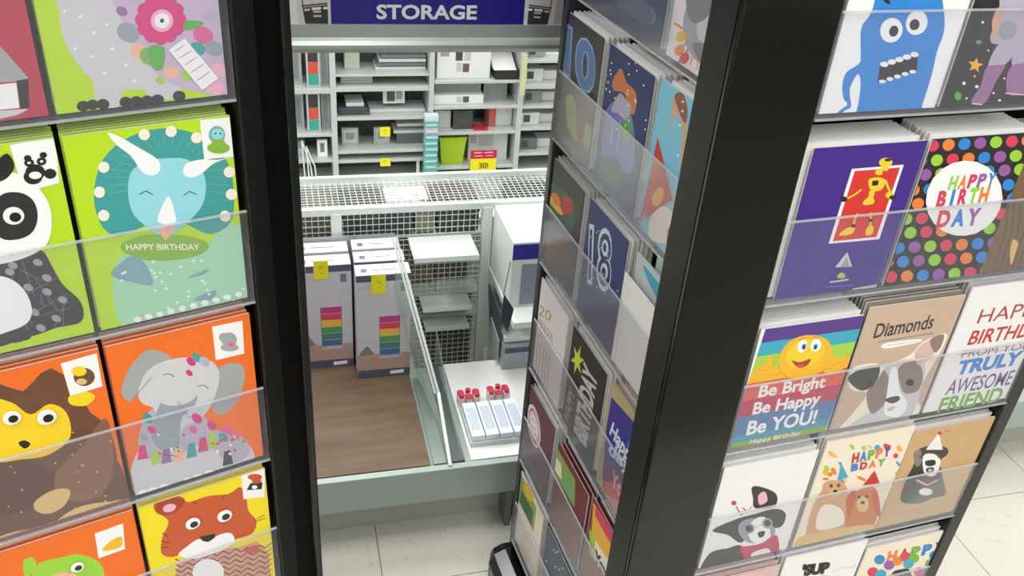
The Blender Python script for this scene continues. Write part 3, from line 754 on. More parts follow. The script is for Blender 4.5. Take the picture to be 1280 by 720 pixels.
 ['e','blue',[130.6,90.8,5.2,3.8,7,-5.9]],
 ['e','mauve2',[152.2,90,5.2,3.8,7.1,-5.9]],
 ['e','limeh',[174,89.2,5.2,3.8,7.3,-6]],
 ['e','mauve2',[-19.9,79.8,5,3.6,5.9,-5.6]],
 ['e','limeh',[-0.4,79,5.1,3.6,6,-5.7]],
 ['e','redp',[19.4,78.1,5.1,3.7,6.2,-5.7]],
 ['e','orangep',[39.5,77.3,5.1,3.7,6.3,-5.8]],
 ['e','blue',[59.9,76.4,5.1,3.7,6.4,-5.9]],
 ['e','mauve2',[80.5,75.5,5.2,3.8,6.7,-5.9]],
 ['e','limeh',[101.5,74.6,5.2,3.8,6.8,-5.9]],
 ['e','redp',[122.8,73.7,5.2,3.8,7,-6]],
 ['e','orangep',[144.4,72.8,5.3,3.8,7.2,-6.1]],
 ['e','blue',[166.4,71.8,5.2,3.9,7.3,-6.1]],
 ['e','mauve2',[188.6,70.9,5.3,3.8,7.5,-6.2]],
 ['e','blue',[-28.4,64.4,5,3.6,5.8,-5.8]],
 ['e','mauve2',[-8.9,63.4,5.1,3.7,6,-5.8]],
 ['e','limeh',[11,62.5,5.1,3.7,6.2,-5.9]],
 ['e','redp',[31.2,61.5,5.1,3.7,6.3,-5.9]],
 ['e','orangep',[51.6,60.5,5.2,3.7,6.5,-6]],
 ['e','blue',[72.3,59.5,5.2,3.8,6.7,-6]],
 ['e','mauve2',[93.4,58.5,5.2,3.8,6.8,-6.1]],
 ['e','limeh',[114.8,57.4,5.2,3.9,6.9,-6.1]],
 ['e','redp',[136.5,56.4,5.3,3.8,7.1,-6.2]],
 ['e','orangep',[158.5,55.3,5.3,3.9,7.3,-6.3]],
 ['e','blue',[180.8,54.2,5.4,3.9,7.6,-6.3]],
 ['e','orangep',[-17.4,46.7,5.1,3.7,6,-6]],
 ['e','blue',[2.5,45.6,5.2,3.7,6.2,-6]],
 ['e','mauve2',[22.7,44.5,5.2,3.7,6.3,-6.1]],
 ['e','limeh',[43.3,43.3,5.2,3.8,6.4,-6.1]],
 ['e','redp',[64.1,42.2,5.2,3.8,6.6,-6.2]],
 ['e','orangep',[85.2,41,5.3,3.9,6.8,-6.2]],
 ['e','blue',[106.7,39.8,5.3,3.9,7,-6.2]],
 ['e','mauve2',[128.5,38.6,5.3,3.9,7.2,-6.3]],
 ['e','limeh',[150.6,37.4,5.4,4,7.4,-6.4]],
 ['e','redp',[173.1,36.2,5.4,3.9,7.5,-6.5]],
 ['e','orangep',[195.9,34.9,5.4,4,7.7,-6.5]],
 ['e','redp',[-26.1,30.7,5.1,3.8,6,-6.1]],
 ['e','orangep',[-6.1,29.5,5.2,3.8,6.1,-6.1]],
 ['e','blue',[14.2,28.3,5.2,3.7,6.3,-6.2]],
 ['e','mauve2',[34.8,27,5.2,3.8,6.4,-6.2]],
 ['e','limeh',[55.7,25.7,5.3,3.9,6.6,-6.3]],
 ['e','redp',[76.9,24.4,5.3,3.9,6.8,-6.3]],
 ['e','orangep',[98.4,23.1,5.4,3.9,7,-6.4]],
 ['e','blue',[120.3,21.8,5.4,3.9,7.2,-6.5]],
 ['e','mauve2',[142.5,20.4,5.4,4,7.4,-6.5]],
 ['e','limeh',[165.1,19,5.4,4,7.5,-6.5]],
 ['e','redp',[188,17.6,5.5,4.1,7.7,-6.6]],
 ['e','limeh',[-14.8,12.1,5.2,3.8,6.1,-6.2]],
 ['e','redp',[5.5,10.8,5.3,3.8,6.3,-6.4]],
 ['e','orangep',[26.2,9.4,5.3,3.8,6.5,-6.4]],
 ['e','blue',[47.2,7.9,5.3,3.9,6.6,-6.4]],
 ['e','mauve2',[68.5,6.5,5.4,3.9,6.8,-6.5]],
 ['e','limeh',[90.2,5,5.3,4,6.9,-6.5]],
 ['e','redp',[112.1,3.6,5.4,3.9,7.2,-6.7]],
 ['e','orangep',[134.4,2,5.5,4.1,7.4,-6.6]],
 ['e','blue',[157.1,0.5,5.5,4.1,7.5,-6.7]],
 ['e','mauve2',[180.1,-1,5.5,4,7.8,-6.8]],
 ['e','limeh',[203.5,-2.6,5.5,4.1,7.9,-6.9]],
 ['e','mauve2',[-23.7,-4.4,5.3,3.9,6.1,-6.4]],
 ['e','limeh',[-3.3,-5.9,5.3,3.9,6.3,-6.5]],
 ['e','redp',[17.5,-7.4,5.3,3.9,6.4,-6.5]],
 ['e','orangep',[38.5,-9,5.4,3.9,6.7,-6.6]],
 ['e','blue',[59.9,-10.6,5.4,4,6.8,-6.6]],
 ['e','mauve2',[81.7,-12.2,5.4,4,6.9,-6.7]],
 ['e','limeh',[103.7,-13.8,5.5,4,7.2,-6.8]],
 ['e','redp',[126.1,-15.4,5.5,4,7.4,-6.9]],
 ['e','orangep',[148.9,-17.1,5.5,4.1,7.5,-6.9]],
 ['e','blue',[172,-18.8,5.5,4.1,7.7,-7]],
 ['e','mauve2',[195.5,-20.6,5.6,4.2,7.9,-7]],
 ['e','white',[65.5,95.6,28.9,24.7,43.9,-36.3]],
 ['t','limeh',['H',38.1,109,10.2,0.1,-0.8,14,0.05,0]],
 ['t','orangep',['A',50,108.9,10.3,0.1,-0.9,14.1,0.05,0]],
 ['t','redp',['P',62,108.9,10.3,0.1,-1.1,14.1,0.05,0]],
 ['t','mauve2',['P',74.1,108.9,10.4,0.1,-1.2,14.1,0.05,0]],
 ['t','blue',['Y',86.2,108.8,10.5,0.1,-1.2,14.2,0.05,0]],
 ['t','redp',['B',30.9,90.2,11.2,0.1,-2.1,17.4,0.05,0]],
 ['t','blue',['I',44,90.2,11.4,0.1,-2.2,17.5,0.05,0]],
 ['t','redp',['R',57.3,90.1,11.5,0.2,-2.3,17.6,0.05,0]],
 ['t','limeh',['T',70.7,90.1,11.6,0.1,-2.5,17.6,0.05,0]],
 ['t','orangep',['H',84.3,90.1,11.6,0.1,-2.7,17.7,0.05,0]],
 ['t','redp',['D',40.4,66.6,16.4,-0.5,-2.4,18.6,0.05,0]],
 ['t','blue',['A',59.6,65.8,16.6,-0.5,-2.7,18.8,0.05,0]],
 ['t','mauve2',['Y',79,65,16.8,-0.5,-2.9,18.9,0.05,0]],
],
'wood':[
 ['f','woodb',[]],
 ['l','woodd',[1.2,20.3,-5.8,13.9,50.3,1.9,84.3]],
 ['l','woodd',[1.2,29,-6.1,22.6,49.4,10.4,83.6]],
 ['l','woodd',[1.2,37.7,-6.5,31.4,48.6,19,82.8]],
 ['l','woodd',[1.2,46.6,-6.8,40.3,47.7,27.6,82.1]],
 ['l','woodd',[1.2,55.4,-7.1,49.2,46.8,36.3,81.3]],
 ['l','woodd',[1.2,64.3,-7.5,58.2,45.9,45,80.5]],
 ['l','woodd',[1.2,73.3,-7.8,67.3,45,53.8,79.8]],
 ['l','woodd',[1.2,82.3,-8.2,76.4,44.1,62.6,79]],
 ['l','woodd',[1.2,91.4,-8.5,85.5,43.2,71.5,78.2]],
 ['s','tan',[28.8,38.6,38.6,34.2,41.4,20,42.2,5.9,33.3,20.9]],
],
'smiley':[
 ['p','violet',[5,163.6,129.7,163.2,129.2,143.6,3.9,143.6]],
 ['p','tealb',[3.9,143.6,129.2,143.6,128.8,126.7,2.9,126.4]],
 ['p','limed',[2.9,126.4,128.8,126.7,128.3,107.8,1.7,107.2]],
 ['p','gold',[1.7,107.2,128.3,107.8,127.9,91.8,0.8,90.8]],
 ['p','coral',[0.8,90.8,127.9,91.8,127.4,69,-0.6,67.5]],
 ['p','rosed',[-0.6,67.5,127.4,69,126.9,47.3,-1.9,45.3]],
 ['p','steel',[-1.9,45.3,126.9,47.3,126.2,19.8,-3.5,17.3]],
 ['p','steel2',[-3.5,17.3,126.2,19.8,125.9,9.4,-4.2,6.6]],
 ['p','olive',[-4.2,6.6,125.9,9.4,125.4,-13.7,-5.6,-17.1]],
 ['s','gold',[33.5,110.4,32.8,130.6,44.9,143.5,66.7,144.5,89.3,133.5,100.4,113.2,97.8,94.6,77.3,85.8,53.6,89.2,39.6,99.2]],
 ['e','yellowp',[64.1,120.6,22.6,5.7,11,-18.4]],
 ['s','gold',[5.4,110,15,115.1,18.8,124.5,24.6,120.3,26.9,111.5,38.2,104.5,38.4,97.7,22.5,98,10.4,102.4]],
 ['s','gold',[94.3,95.2,100.3,102.9,102.1,112.9,106.7,108.7,109,101.4,118.6,100.6,122.5,90.5,113.4,87.4,99.5,89.1]],
 ['l','ambr',[0.6,33.5,110.4,39.6,99.2,53.6,89.2,77.3,85.8,97.8,94.6]],
 ['l','ambr',[0.5,8.6,109.5,20.5,105.8,26.9,111.5,24.6,120.3]],
 ['l','ambr',[0.5,22.5,98,38.4,97.7]],
 ['l','ambr',[0.5,94.3,95.2,104.8,93.4,109,101.4,118.6,100.6]],
 ['l','dark2',[0.5,50.5,140.3,57.8,142.5]],
 ['l','dark2',[0.5,67.3,142.4,76.1,139.8]],
 ['e','white',[57.1,131.8,6.2,-3.1,-0.6,-8.1]],
 ['e','white',[74.8,130,7.1,-3.4,-0.4,-8.1]],
 ['e','blue',[59.7,130.4,2.8,-1.4,-0.3,-3.8]],
 ['e','blue',[74.8,128,2.8,-1.3,-0.2,-3.7]],
 ['e','dark',[59.9,129.7,1.3,-0.2,0.7,-2.5]],
 ['e','dark',[75,127.3,1.3,-0.2,0.7,-2.4]],
 ['s','rustd',[49.3,113.9,60.7,110,72.9,112.5,71.4,104.2,61.2,102.4]],
 ['e','redp',[62.8,104.9,5,0.1,0.9,-2.2]],
 ['t','white',['Be Bright',18.5,69.9,85.5,-1.1,-1,16.6,0.03,0]],
 ['t','white',['Be Happy',16.9,46.3,87.4,-1.2,-0.6,16.9,0.03,0]],
 ['t','white',['Be YOU!',16.2,17.1,90.7,-0.5,-0.9,20.1,0.03,0]],
 ['t','cream',['Happy Birthday',24.5,1.9,66.7,-0.1,0,6.8,0.02,0]],
],
'diamonds':[
 ['f','kraft',[]],
 ['s','cream',[3.8,68.5,3.7,90,30.5,91.9,46.2,86.5,78.1,95.6,89.8,111.5,118.8,119.4,123.4,99.2,114.7,56.6,116.9,22,140.6,-10.2,67.4,-15.6,3,-6.5,11.8,-0.5,30.2,30.4,34.8,48.3,14.9,55.6]],
 ['s','greyl',[50.6,22.8,47.6,82.7,81,88,107,76.5,116.1,33.7,116.8,2.4,105.3,-17.3,22.1,-10.4,36.9,10]],
 ['s','dark2',[0.8,78,18.2,87.5,39.5,85.8,43.1,65.3,29.8,52.9,10.6,63.7]],
 ['s','browng',[34.8,48.3,43.1,65.3,48.9,78.8,63.4,58.1,69.5,30.7,53.4,14.6]],
 ['s','browng',[67.7,75.7,81,88,99.2,77.7,110.7,57.3,110.6,38.5,92.4,37.9,78.7,55.4]],
 ['s','pinkb',[84.2,98.2,93.6,110.9,114.6,116.6,115.7,100.4,107.8,83.6,95.4,78.4]],
 ['s','browng',[99.7,113.5,116.5,118,119.5,99.8,112.9,93.7]],
 ['s','white',[65.2,42.8,58.3,77.3,67,77.6,83.1,43.4,102.4,20.8,98.2,2,72.9,10.8]],
 ['s','dark2',[64.9,33.5,82.1,36,88.3,29.2,78.8,25.2]],
 ['e','dark',[93.9,53.5,6.2,-1.1,2.1,-5.6]],
 ['e','dark',[35.8,61.1,5.2,-0.9,1.3,-3.9]],
 ['s','pinkb',[73.9,18.4,82.2,20.7,85.7,16.2,79.3,13.5]],
 ['t','dark2',['Diamonds',16.4,127.8,78.6,2.1,-4.4,19.9,0.012,0.35]],
 ['l','dark2',[0.6,26.9,141.5,64.5,141.1]],
 ['l','dark2',[0.7,25.4,121.3,99.8,122.3]],
 ['s','white',[35.1,118.1,80.6,117.1,84.2,112.4,39.5,110.5]],
 ['l','browng',[0.5,39.8,114.6,80,114]],
],
'awesome':[
 ['f','offwhite',[]],
 ['t','crims',['HAPPY',27,126.5,102.3,-0.1,-1.6,20.4,0,0.05]],
 ['t','redt',['BIRTHDAY',25.8,96.7,127.3,-1.9,-0.3,20.5,0.02,0.05]],
 ['t','mauve3',['FROM YOUR',24.5,78.6,118.6,-3.8,-0.2,11.1,0,0.05]],
 ['l','mauve3',[0.7,19.3,83.9,142.3,76.5]],
 ['t','bluet',['TRULY',26.3,53.6,96.9,0.3,-0.9,20,0.05,0.1]],
 ['t','violett',['AWESOME',23.5,23.4,100.5,-1,-0.8,23.2,0.01,0.05]],
 ['t','greent',['FRIEND',22.5,-2.9,97,-0.1,-1.5,22.8,0.03,0.05]],
],
'glasses_dog':[
 ['f','offwhite',[]],
 ['s','dark2',[5.7,65.7,35.5,76.5,60.3,78.9,89.4,80.4,108,66.8,106.4,44.4,78.1,51.9,63.5,51.3,53.5,31,30.5,51]],
 ['s','dark2',[45.2,125.8,56,125.3,82,108.5,88.9,89.4,77.5,83.4,57.4,90.7,51.6,107.3]],
 ['s','pinkl',[58.1,110,65.9,114.5,73.9,97.5,64,93.4]],
 ['s','dark2',[3.7,-11.1,10.9,24.4,36.1,26.6,54.7,26.1,73.4,-5.2,69.6,-21,35.5,-20.6]],
 ['s','greyb',[44.3,69.8,62.1,71.8,83.7,59.5,99.6,41.7,96.6,23.9,65.5,27.7,45,51.7]],
 ['s','white',[59.9,65.7,71.3,71.7,83,62,96.6,23.9,73.5,25.5,58.7,48]],
 ['e','greyb',[58.9,54.7,8.7,-2.3,2.4,-9.7]],
 ['e','dark2',[58.9,54.7,5.5,-1.4,1.5,-6.3]],
 ['e','greyb',[84.3,57.1,8,-2.1,2.5,-9.8]],
 ['e','dark2',[84.3,57.1,4.8,-1.2,1.5,-5.8]],
 ['l','dark2',[0.8,66.2,55.1,77.7,56.6]],
 ['s','dark',[74.6,43.7,84,43.5,84.5,34.1,78,34.5]],
 ['s','rosed',[53.9,21.7,70.7,21.6,85.6,22.2,104.2,31.1,117.9,-5.8,114.3,-14.5,74.1,-7.8]],
 ['s','rosew',[74.4,6.5,96.4,9.8,104.6,-6.9,82,-9.1]],
 ['e','redt',[25.9,105.9,3.7,-1,0.9,-4.1]],
 ['l','redt',[1.4,30.2,99.7,41.6,81.5,45.7,87.1]],
 ['l','redt',[1.4,40.2,95,50.1,83.8,53,93.9]],
],
'happy_dogs':[
 ['f','cream2',[]],
 ['e','gold',[129.4,97.5,4.1,-5.5,-3.6,-1.5]],
 ['e','redp',[95.7,149.5,3.8,-2.5,-0.6,-3.7]],
 ['e','tealb',[124.8,114.5,7.1,-6.5,-1,-1.5]],
 ['e','orangep',[15.9,115.1,5.3,-1.8,0.5,-2.4]],
 ['e','limed',[58.1,155.7,3.9,-3.8,-1.4,-2.1]],
 ['e','peach',[15.3,152.8,6.8,-3.8,-0.1,-2.4]],
 ['e','tealb',[30,137.1,3.2,-3,-0.9,-1.5]],
 ['e','orangep',[24.1,126,5.1,-7.2,-2.6,-1.2]],
 ['e','limed',[39.2,161.5,4.4,-5.1,-1.8,-1.5]],
 ['e','gold',[11.6,156.5,6.4,-5.5,-0.9,-2.1]],
 ['e','redp',[113.6,131.4,3.8,-4,-2.3,-2.2]],
 ['e','peach',[66.5,155.9,5.4,-3,-0.1,-1.9]],
 ['e','tealb',[78.9,152.1,1.9,-5,-4.9,0.8]],
 ['e','redp',[94,150.1,7.1,-6.1,-1.4,-2.9]],
 ['e','orangep',[72,102.9,7.9,-4.8,-0.1,-2.6]],
 ['e','gold',[11.8,126.6,4.8,-4.6,-1.7,-2.7]],
 ['e','peach',[44.8,107.4,3.2,-7.1,-4,0.2]],
 ['e','tealb',[40.2,107.2,6.2,-7.1,-2,-1.8]],
 ['e','orangep',[19.9,121.8,4.2,-1.7,0.5,-3.8]],
 ['e','limed',[11.7,133.2,3.3,-6,-3.3,-0.6]],
 ['e','gold',[115,143,5.2,-6.3,-2.5,-1.4]],
 ['s','peachd',[14.1,24.4,10.8,75.9,21.4,104.4,40.6,104.2,59.3,82,77,26.8,65.9,10.6,24.1,17]],
 ['s','ambr',[75.9,17.5,64,67.3,74.8,82.8,99,81.5,114.3,54.9,123.6,9.8,101.7,1]],
 ['s','rust',[61.3,63.4,61.4,81.5,71.3,81.4,74.2,60.2,75.9,36.5]],
 ['s','rust',[97.2,75.2,110.8,65,128.2,23.1,114.6,36.1]],
 ['e','tan',[90.3,53.9,10.6,-2.7,5.1,-15.3]],
 ['e','dark',[89.1,57.4,3.5,-0.9,1,-3]],
 ['e','peachd',[33.2,97.2,18.3,-4.4,4.1,-13.5]],
 ['e','tan',[37.4,87.3,9.2,-2.2,2.4,-7.7]],
 ['e','dark',[37.3,90,3.4,-0.8,0.9,-2.9]],
 ['e','brown',[39.1,99.3,2.9,-0.7,1,-3.3]],
 ['s','cream',[29.6,25,69.8,23.9,55.9,55.6,24.7,67.9]],
 ['s','tan',[3.7,-1.3,15.6,19.3,119,11,138.4,-8.8,135.7,-38.1,24.7,-26.8]],
 ['p','tealb',[35,109.9,30.5,138.9,50.4,109.9]],
 ['p','redt',[78.3,90.1,88.3,113,105.2,86.9]],
 ['e','brown',[27.8,101.1,2.9,-0.7,1,-3.3]],
 ['e','dark',[79,70,2.6,-0.6,1,-3]],
 ['e','dark',[91.7,67.8,2.6,-0.6,1,-3]],
 ['t','redt',['H',46.9,134.8,10,0,-2.9,15.1,0.06,0]],
 ['t','bluet',['A',58.4,134.8,10,0,-3.1,15.1,0.06,0]],
 ['t','greent',['P',69.9,134.9,10.1,-0.1,-3.1,15.1,0.06,0]],
 ['t','orangep',['P',81.5,134.9,10.2,-0.1,-3.2,15.2,0.06,0]],
 ['t','violett',['Y',93.2,134.9,10.3,0,-3.4,15.3,0.06,0]],
 ['t','bluet',['B',50.1,120.4,10.9,-0.3,-2.3,11.7,0.06,0]],
 ['t','redt',['D',63.3,120,11,-0.3,-2.3,11.7,0.06,0]],
 ['t','orangep',['A',76.6,119.6,11.1,-0.3,-2.4,11.8,0.06,0]],
 ['t','greent',['Y',90.1,119.2,11.1,-0.3,-2.5,11.8,0.06,0]],
],
'party_dog':[
 ['f','kraft2',[]],
 ['s','dark2',[24.7,44.3,18.8,82.9,21.1,109.4,16.5,132.4,34.9,137.2,62.7,129.1,72.2,116,64.4,104.3,81.3,73,99.8,37.9,79,35.8,59.4,31]],
 ['s','browng',[13,128.8,22.2,133.4,32.7,111.3,27.5,103.5]],
 ['s','white',[31.2,120.5,45,121.9,62.5,109.2,68.1,89.8,63.9,79.3,45.8,88.1]],
 ['s','dark',[39.1,110.8,53.2,109.4,58.2,101.1,50.6,99.2,41.9,103.4]],
 ['s','dark2',[45.8,96.7,57.3,95.9,59.1,88.2,49.4,89.5]],
 ['s','pinkl',[49.7,94,56.2,93.4,56.6,89.3,51.8,89.9]],
 ['e','brown',[27.1,120.5,2.7,-0.6,1.1,-2.9]],
 ['e','brown',[58.2,114.6,2.7,-0.6,1.2,-2.9]],
 ['p','offwhite',[31,131.5,41,157.4,60.1,125.3]],
 ['e','redt',[42.7,156.2,3.1,-0.6,1.3,-3.2]],
 ['e','offwhite',[43.8,135.3,2.6,-0.6,1.1,-2.8]],
 ['l','peach',[3,36.9,78.7,59.3,64.2,73.9,70.1]],
 ['e','white',[62,51.8,12.2,-2.9,2.8,-7.3]],
 ['l','browng',[0.7,29.7,19.2,89.1,21.2]],
 ['l','browng',[0.7,35,10.5,85.5,13.8]],
 ['l','dark2',[0.5,45.1,152.3,50.6,158.9,60.3,155.3]],
],
'pale_pink':[
 ['f','pinkb',[]],
],
'sup':[
 ['f','offwhite',[]],
 ['t','dark',["'SUP",33.7,134.3,45.7,-6.6,-4.2,20,0.09,0.25]],
 ['s','dark2',[67,95.7,63.8,121.5,74.7,121.5,85.5,114.9,96.5,86.6]],
 ['l','greyl',[1.5,85.5,125.9,100.9,129.5,120.1,125.2,122.6,131.3]],
],
'colour_dog':[
 ['f','cream2',[]],
 ['t','orangep',['H',42.7,120.1,16.7,-1.2,-2.4,19.9,0.08,0]],
 ['t','redt',['A',62.9,118.7,16.9,-1.2,-2.6,20,0.08,0]],
 ['t','greent',['P',83.4,117.3,17,-1.2,-2.9,20.1,0.08,0]],
 ['t','bluet',['P',104,115.9,17.2,-1.2,-3,20.2,0.08,0]],
 ['t','violett',['Y',124.9,114.5,17.4,-1.3,-3.3,20.3,0.08,0]],
 ['e','bluet',[29.6,128,8.1,1.4,6.4,-10.6]],
 ['e','redp',[26.4,104.1,8.2,1.4,6.5,-10.9]],
 ['e','mauve2',[51.9,110.5,8.3,1.4,6.6,-10.8]],
 ['e','tealb',[43.5,94.8,8.3,1.4,6.6,-11]],
 ['e','orangep',[64.2,115.3,8.2,1.5,6.7,-10.8]],
 ['e','redp',[76.4,120.1,8.3,1.5,6.8,-10.8]],
 ['e','greent',[93.5,112.5,8.3,1.4,6.9,-11]],
 ['e','redp',[116.4,77.4,8.6,1.4,7.2,-11.4]],
 ['e','greent',[130.7,90.4,8.6,1.5,7.3,-11.3]],
 ['e','mauve2',[128.6,70.9,8.7,1.4,7.3,-11.5]],
 ['e','bluet',[131.4,107.3,8.5,1.4,7.2,-11.1]],
 ['e','tealb',[87.5,103,8.4,1.4,6.9,-11.1]],
 ['s','dark2',[72.5,53,63.9,90.2,79,94.2,96.2,86.3,119,38.6]],
],
'blue_dark':[
 ['f','navy2',[]],
 ['e','greenb',[71.9,24.9,25.3,-1.9,-10.4,-9.9]],
 ['e','slate',[46.7,25.1,45.3,-3.3,-12.8,-11.7]],
],
'soccer':[
 ['f','rosew',[]],
 ['l','orangep',[2.4,106.1,49.3,129.5,56.2]],
 ['l','redt',[2.4,106.3,45.1,118.5,43.7]],
 ['l','greyb',[2.4,103.9,40.4,116.5,34.5]],
 ['l','gold',[2.4,99,35.6,122.5,21.3]],
 ['l','orangep',[2.4,91.9,31,102.6,17.3]],
 ['l','redt',[2.4,83.2,27,91.4,10.8]],
 ['l','greyb',[2.4,73.5,24,80,-4]],
 ['l','gold',[2.4,63.4,22.1,64.4,4.6]],
 ['l','orangep',[2.4,54,21.6,50.9,5.7]],
 ['l','redt',[2.4,46.1,22.7,27.8,-0.1]],
 ['l','greyb',[2.4,40.3,25.1,29.8,16.3]],
 ['l','gold',[2.4,37.2,28.8,24.3,24.9]],
 ['l','orangep',[2.4,37.2,33.3,6.5,33.2]],
 ['l','redt',[2.4,40.2,38.3,25.9,44.8]],
 ['l','greyb',[2.4,45.8,43.4,32.6,54.2]],
 ['l','gold',[2.4,53.6,48,33,69.3]],
 ['l','orangep',[2.4,62.8,51.8,54.7,68]],
 ['l','redt',[2.4,72.6,54.6,67.9,71.5]],
 ['l','greyb',[2.4,82.2,56.1,83.5,82]],
 ['l','gold',[2.4,90.9,56.2,93.4,70.5]],
 ['l','orangep',[2.4,98.1,55,103.9,66.4]],
 ['l','redt',[2.4,103.3,52.7,123.1,66.2]],
 ['e','grey',[69.8,47.8,44.6,12.8,12.8,-33.2]],
 ['s','greyl',[51.2,45.6,71,61,98.1,54.4,86.5,37.3,59.5,32.2]],
 ['s','greyd',[21,72.1,61.7,85,70.7,61.8,48.2,44.7,29.6,49.1]],
 ['s','greyd',[98.1,54.4,108.7,64.8,118.7,47.1,107.1,31.4,86.5,37.3]],
 ['s','greyd',[48.6,25.7,81.9,32.8,92.4,22,70.1,13.1]],
 ['e','orangep',[25.9,12.1,8.5,0.4,-4.1,-6.5]],
 ['e','redt',[38.2,7.7,8.3,0.3,-4,-6.5]],
 ['e','gold',[24.7,25,8.4,0.2,-4.1,-6.4]],
 ['e','greyb',[113.1,16.3,7.1,0.3,-3.2,-5.9]],
 ['e','rosed',[90.6,10.3,7.5,0.3,-3.4,-6.2]],
],
'ten':[
 ['f','charc',[]],
 ['t','bluel',['10',-2.3,93.4,106,-0.2,-7.8,56.7,0.06,0]],
 ['t','steel',['10',-0.3,94.9,101.5,-0.5,-7.1,54.3,0.035,0]],
 ['s','olive',[18.8,62.3,46.9,68,71.8,23.3,35.1,26.9]],
 ['s','maroon',[59.7,63.9,87.4,65.5,88.3,25.7,64.2,29.4]],
 ['s','olive',[91,53.7,108,51.7,107.6,24.8,88.3,25.7]],
],
'starry':[
 ['f','navy',[]],
 ['s','blueglow',[13.6,36.2,11.5,90.8,54.8,119.1,90.5,93.5,97.1,47.7,34,36.4]],
 ['s','ambr',[18.4,129.9,35.5,149.4,52.4,139.7,80.2,136.1,83.4,114.2,66.4,111.7,52.4,126.1,24.5,120.1]],
 ['s','lilac2',[24.7,95.8,40,121.7,58.8,120.6,73.2,118.1,65.9,99.6,42.9,98.7]],
 ['l','lilac2',[3,32,82.2,34.9,58.2]],
 ['l','lilac2',[3,52,94.1,54.5,58.1]],
 ['s','leaf',[56,87.6,72.8,106.2,84.2,90.9,74.3,74.7]],
 ['s','leafd',[11.5,26.5,41.5,44,70.6,44.1,69.6,18,22.3,9.1]],
 ['e','white',[14.4,114.5,2.2,0.7,0.4,-1.1]],
 ['e','white',[8.2,138.2,2.2,0.8,0.3,-1]],
 ['e','white',[-0.6,129,2.2,0.7,0.4,-1.1]],
 ['e','white',[29.8,112.5,2.1,0.8,0.4,-1]],
 ['e','white',[72.8,101.8,2,0.8,0.4,-1.1]],
 ['e','white',[66.6,93.4,2,0.8,0.3,-1.1]],
 ['e','white',[53.7,101.3,2.1,0.8,0.4,-1]],
 ['e','white',[66,116.5,2,0.8,0.3,-1]],
 ['e','white',[46.3,81.1,2.1,0.9,0.4,-1]],
 ['e','white',[74.2,159.7,1.9,0.6,0.3,-1]],
 ['e','white',[74.2,87.2,2,0.8,0.3,-1.1]],
 ['e','white',[6.8,123.3,2.2,0.7,0.4,-1.1]],
 ['e','white',[68.8,166.6,1.9,0.6,0.3,-1]],
 ['e','white',[82.9,127.1,2,0.8,0.4,-1]],
 ['e','white',[81,128.3,1.9,0.7,0.3,-1]],
 ['e','white',[94.7,150.3,1.9,0.6,0.3,-1]],
 ['e','white',[53.4,160.6,2,0.7,0.3,-1]],
 ['e','white',[60.7,132.1,2,0.7,0.4,-1]],
 ['e','white',[114,107.7,1.8,0.7,0.3,-1.1]],
 ['e','white',[9.5,147.1,2.2,0.7,0.3,-1.1]],
 ['e','white',[11.5,134.6,2.2,0.7,0.4,-1.1]],
 ['e','white',[80.3,128.7,1.9,0.7,0.3,-1.1]],
 ['e','white',[60.1,128.1,2,0.7,0.4,-1.1]],
 ['e','white',[4.6,114.5,2.2,0.8,0.4,-1.1]],
 ['e','white',[112.1,117.5,1.9,0.7,0.4,-1]],
 ['e','white',[56.9,149.6,2,0.7,0.4,-1]],
],
'swimmers':[
 ['f','aqua',[]],
 ['s','skin',[31.2,148,31.9,162.4,42.7,162.9,65,147,70.4,117.3,66.9,97.5,60.4,134.6,45.2,146.3,36.8,143,39.7,120.7]],
 ['s','skind',[31.9,162.4,46.7,171.3,61.7,159.6,60.1,145.1]],
 ['s','leaf',[70.4,145.7,78.9,150.8,82.2,133,95.6,124.7,80,110.7]],
 ['s','tealb',[87.7,145.7,103.8,147.2,99.2,133.2]],
 ['e','white',[103.5,154.4,2.3,0.9,0.4,-0.9]],
 ['e','white',[73.5,159.1,2.4,0.9,0.4,-0.9]],
 ['e','white',[51.9,139.7,2.6,1,0.4,-0.9]],
 ['e','white',[49.7,163.8,2.5,0.9,0.4,-0.9]],
 ['e','white',[76.1,162.6,2.4,0.9,0.4,-0.9]],
 ['e','white',[82.6,130.9,2.4,1,0.3,-0.9]],
 ['e','white',[82.3,155.8,2.3,0.9,0.3,-0.9]],
 ['e','white',[59.2,110.2,2.5,1.1,0.3,-1]],
 ['e','white',[52.4,154.8,2.5,1,0.3,-0.9]],
 ['e','white',[92.2,180.2,2.3,0.8,0.4,-0.9]],
 ['e','white',[97.6,161.8,2.3,0.9,0.3,-0.9]],
 ['e','white',[72.8,98.2,2.5,1.1,0.4,-0.9]],
 ['e','white',[70.8,118.4,2.5,1,0.4,-1]],
 ['e','white',[73.8,103.9,2.5,1.1,0.3,-1]],
 ['p','redc',[12.1,111.1,64.8,62.5,11.2,19.7,2.5,-6]],
 ['p','redc',[13.8,106.2,61.5,60.9,13.6,12.6]],
 ['p','goldo',[65.4,60.8,118,110.1,128.7,108,124.9,47.7,98.1,33.1]],
 ['p','goldo',[107.8,101.7,125.3,116.9,129.8,105.1]],
 ['s','cream',[26.8,23.5,57.4,51,95,31.5,35.5,-1]],
 ['e','gold',[33.5,51.1,11,3.2,-3.7,-13.1]],
 ['s','redd',[65.9,27.7,81.6,47.7,91.2,21.5,74.5,4]],
],
'tropical':[
 ['f','charc',[]],
 ['s','greend',[-18.4,111.5,-1.6,125.7,58,135.7,89,130.1,85.6,92.1,49.5,85.5,-8.6,90.8]],
 ['s','gold',[-10.9,99.3,11.6,107.1,51.6,105.2,38.8,95.6,-1.3,94.4]],
 ['s','redt',[36.8,116.3,58.7,133.1,78,130.6,75.4,114.3,48.2,103.5]],
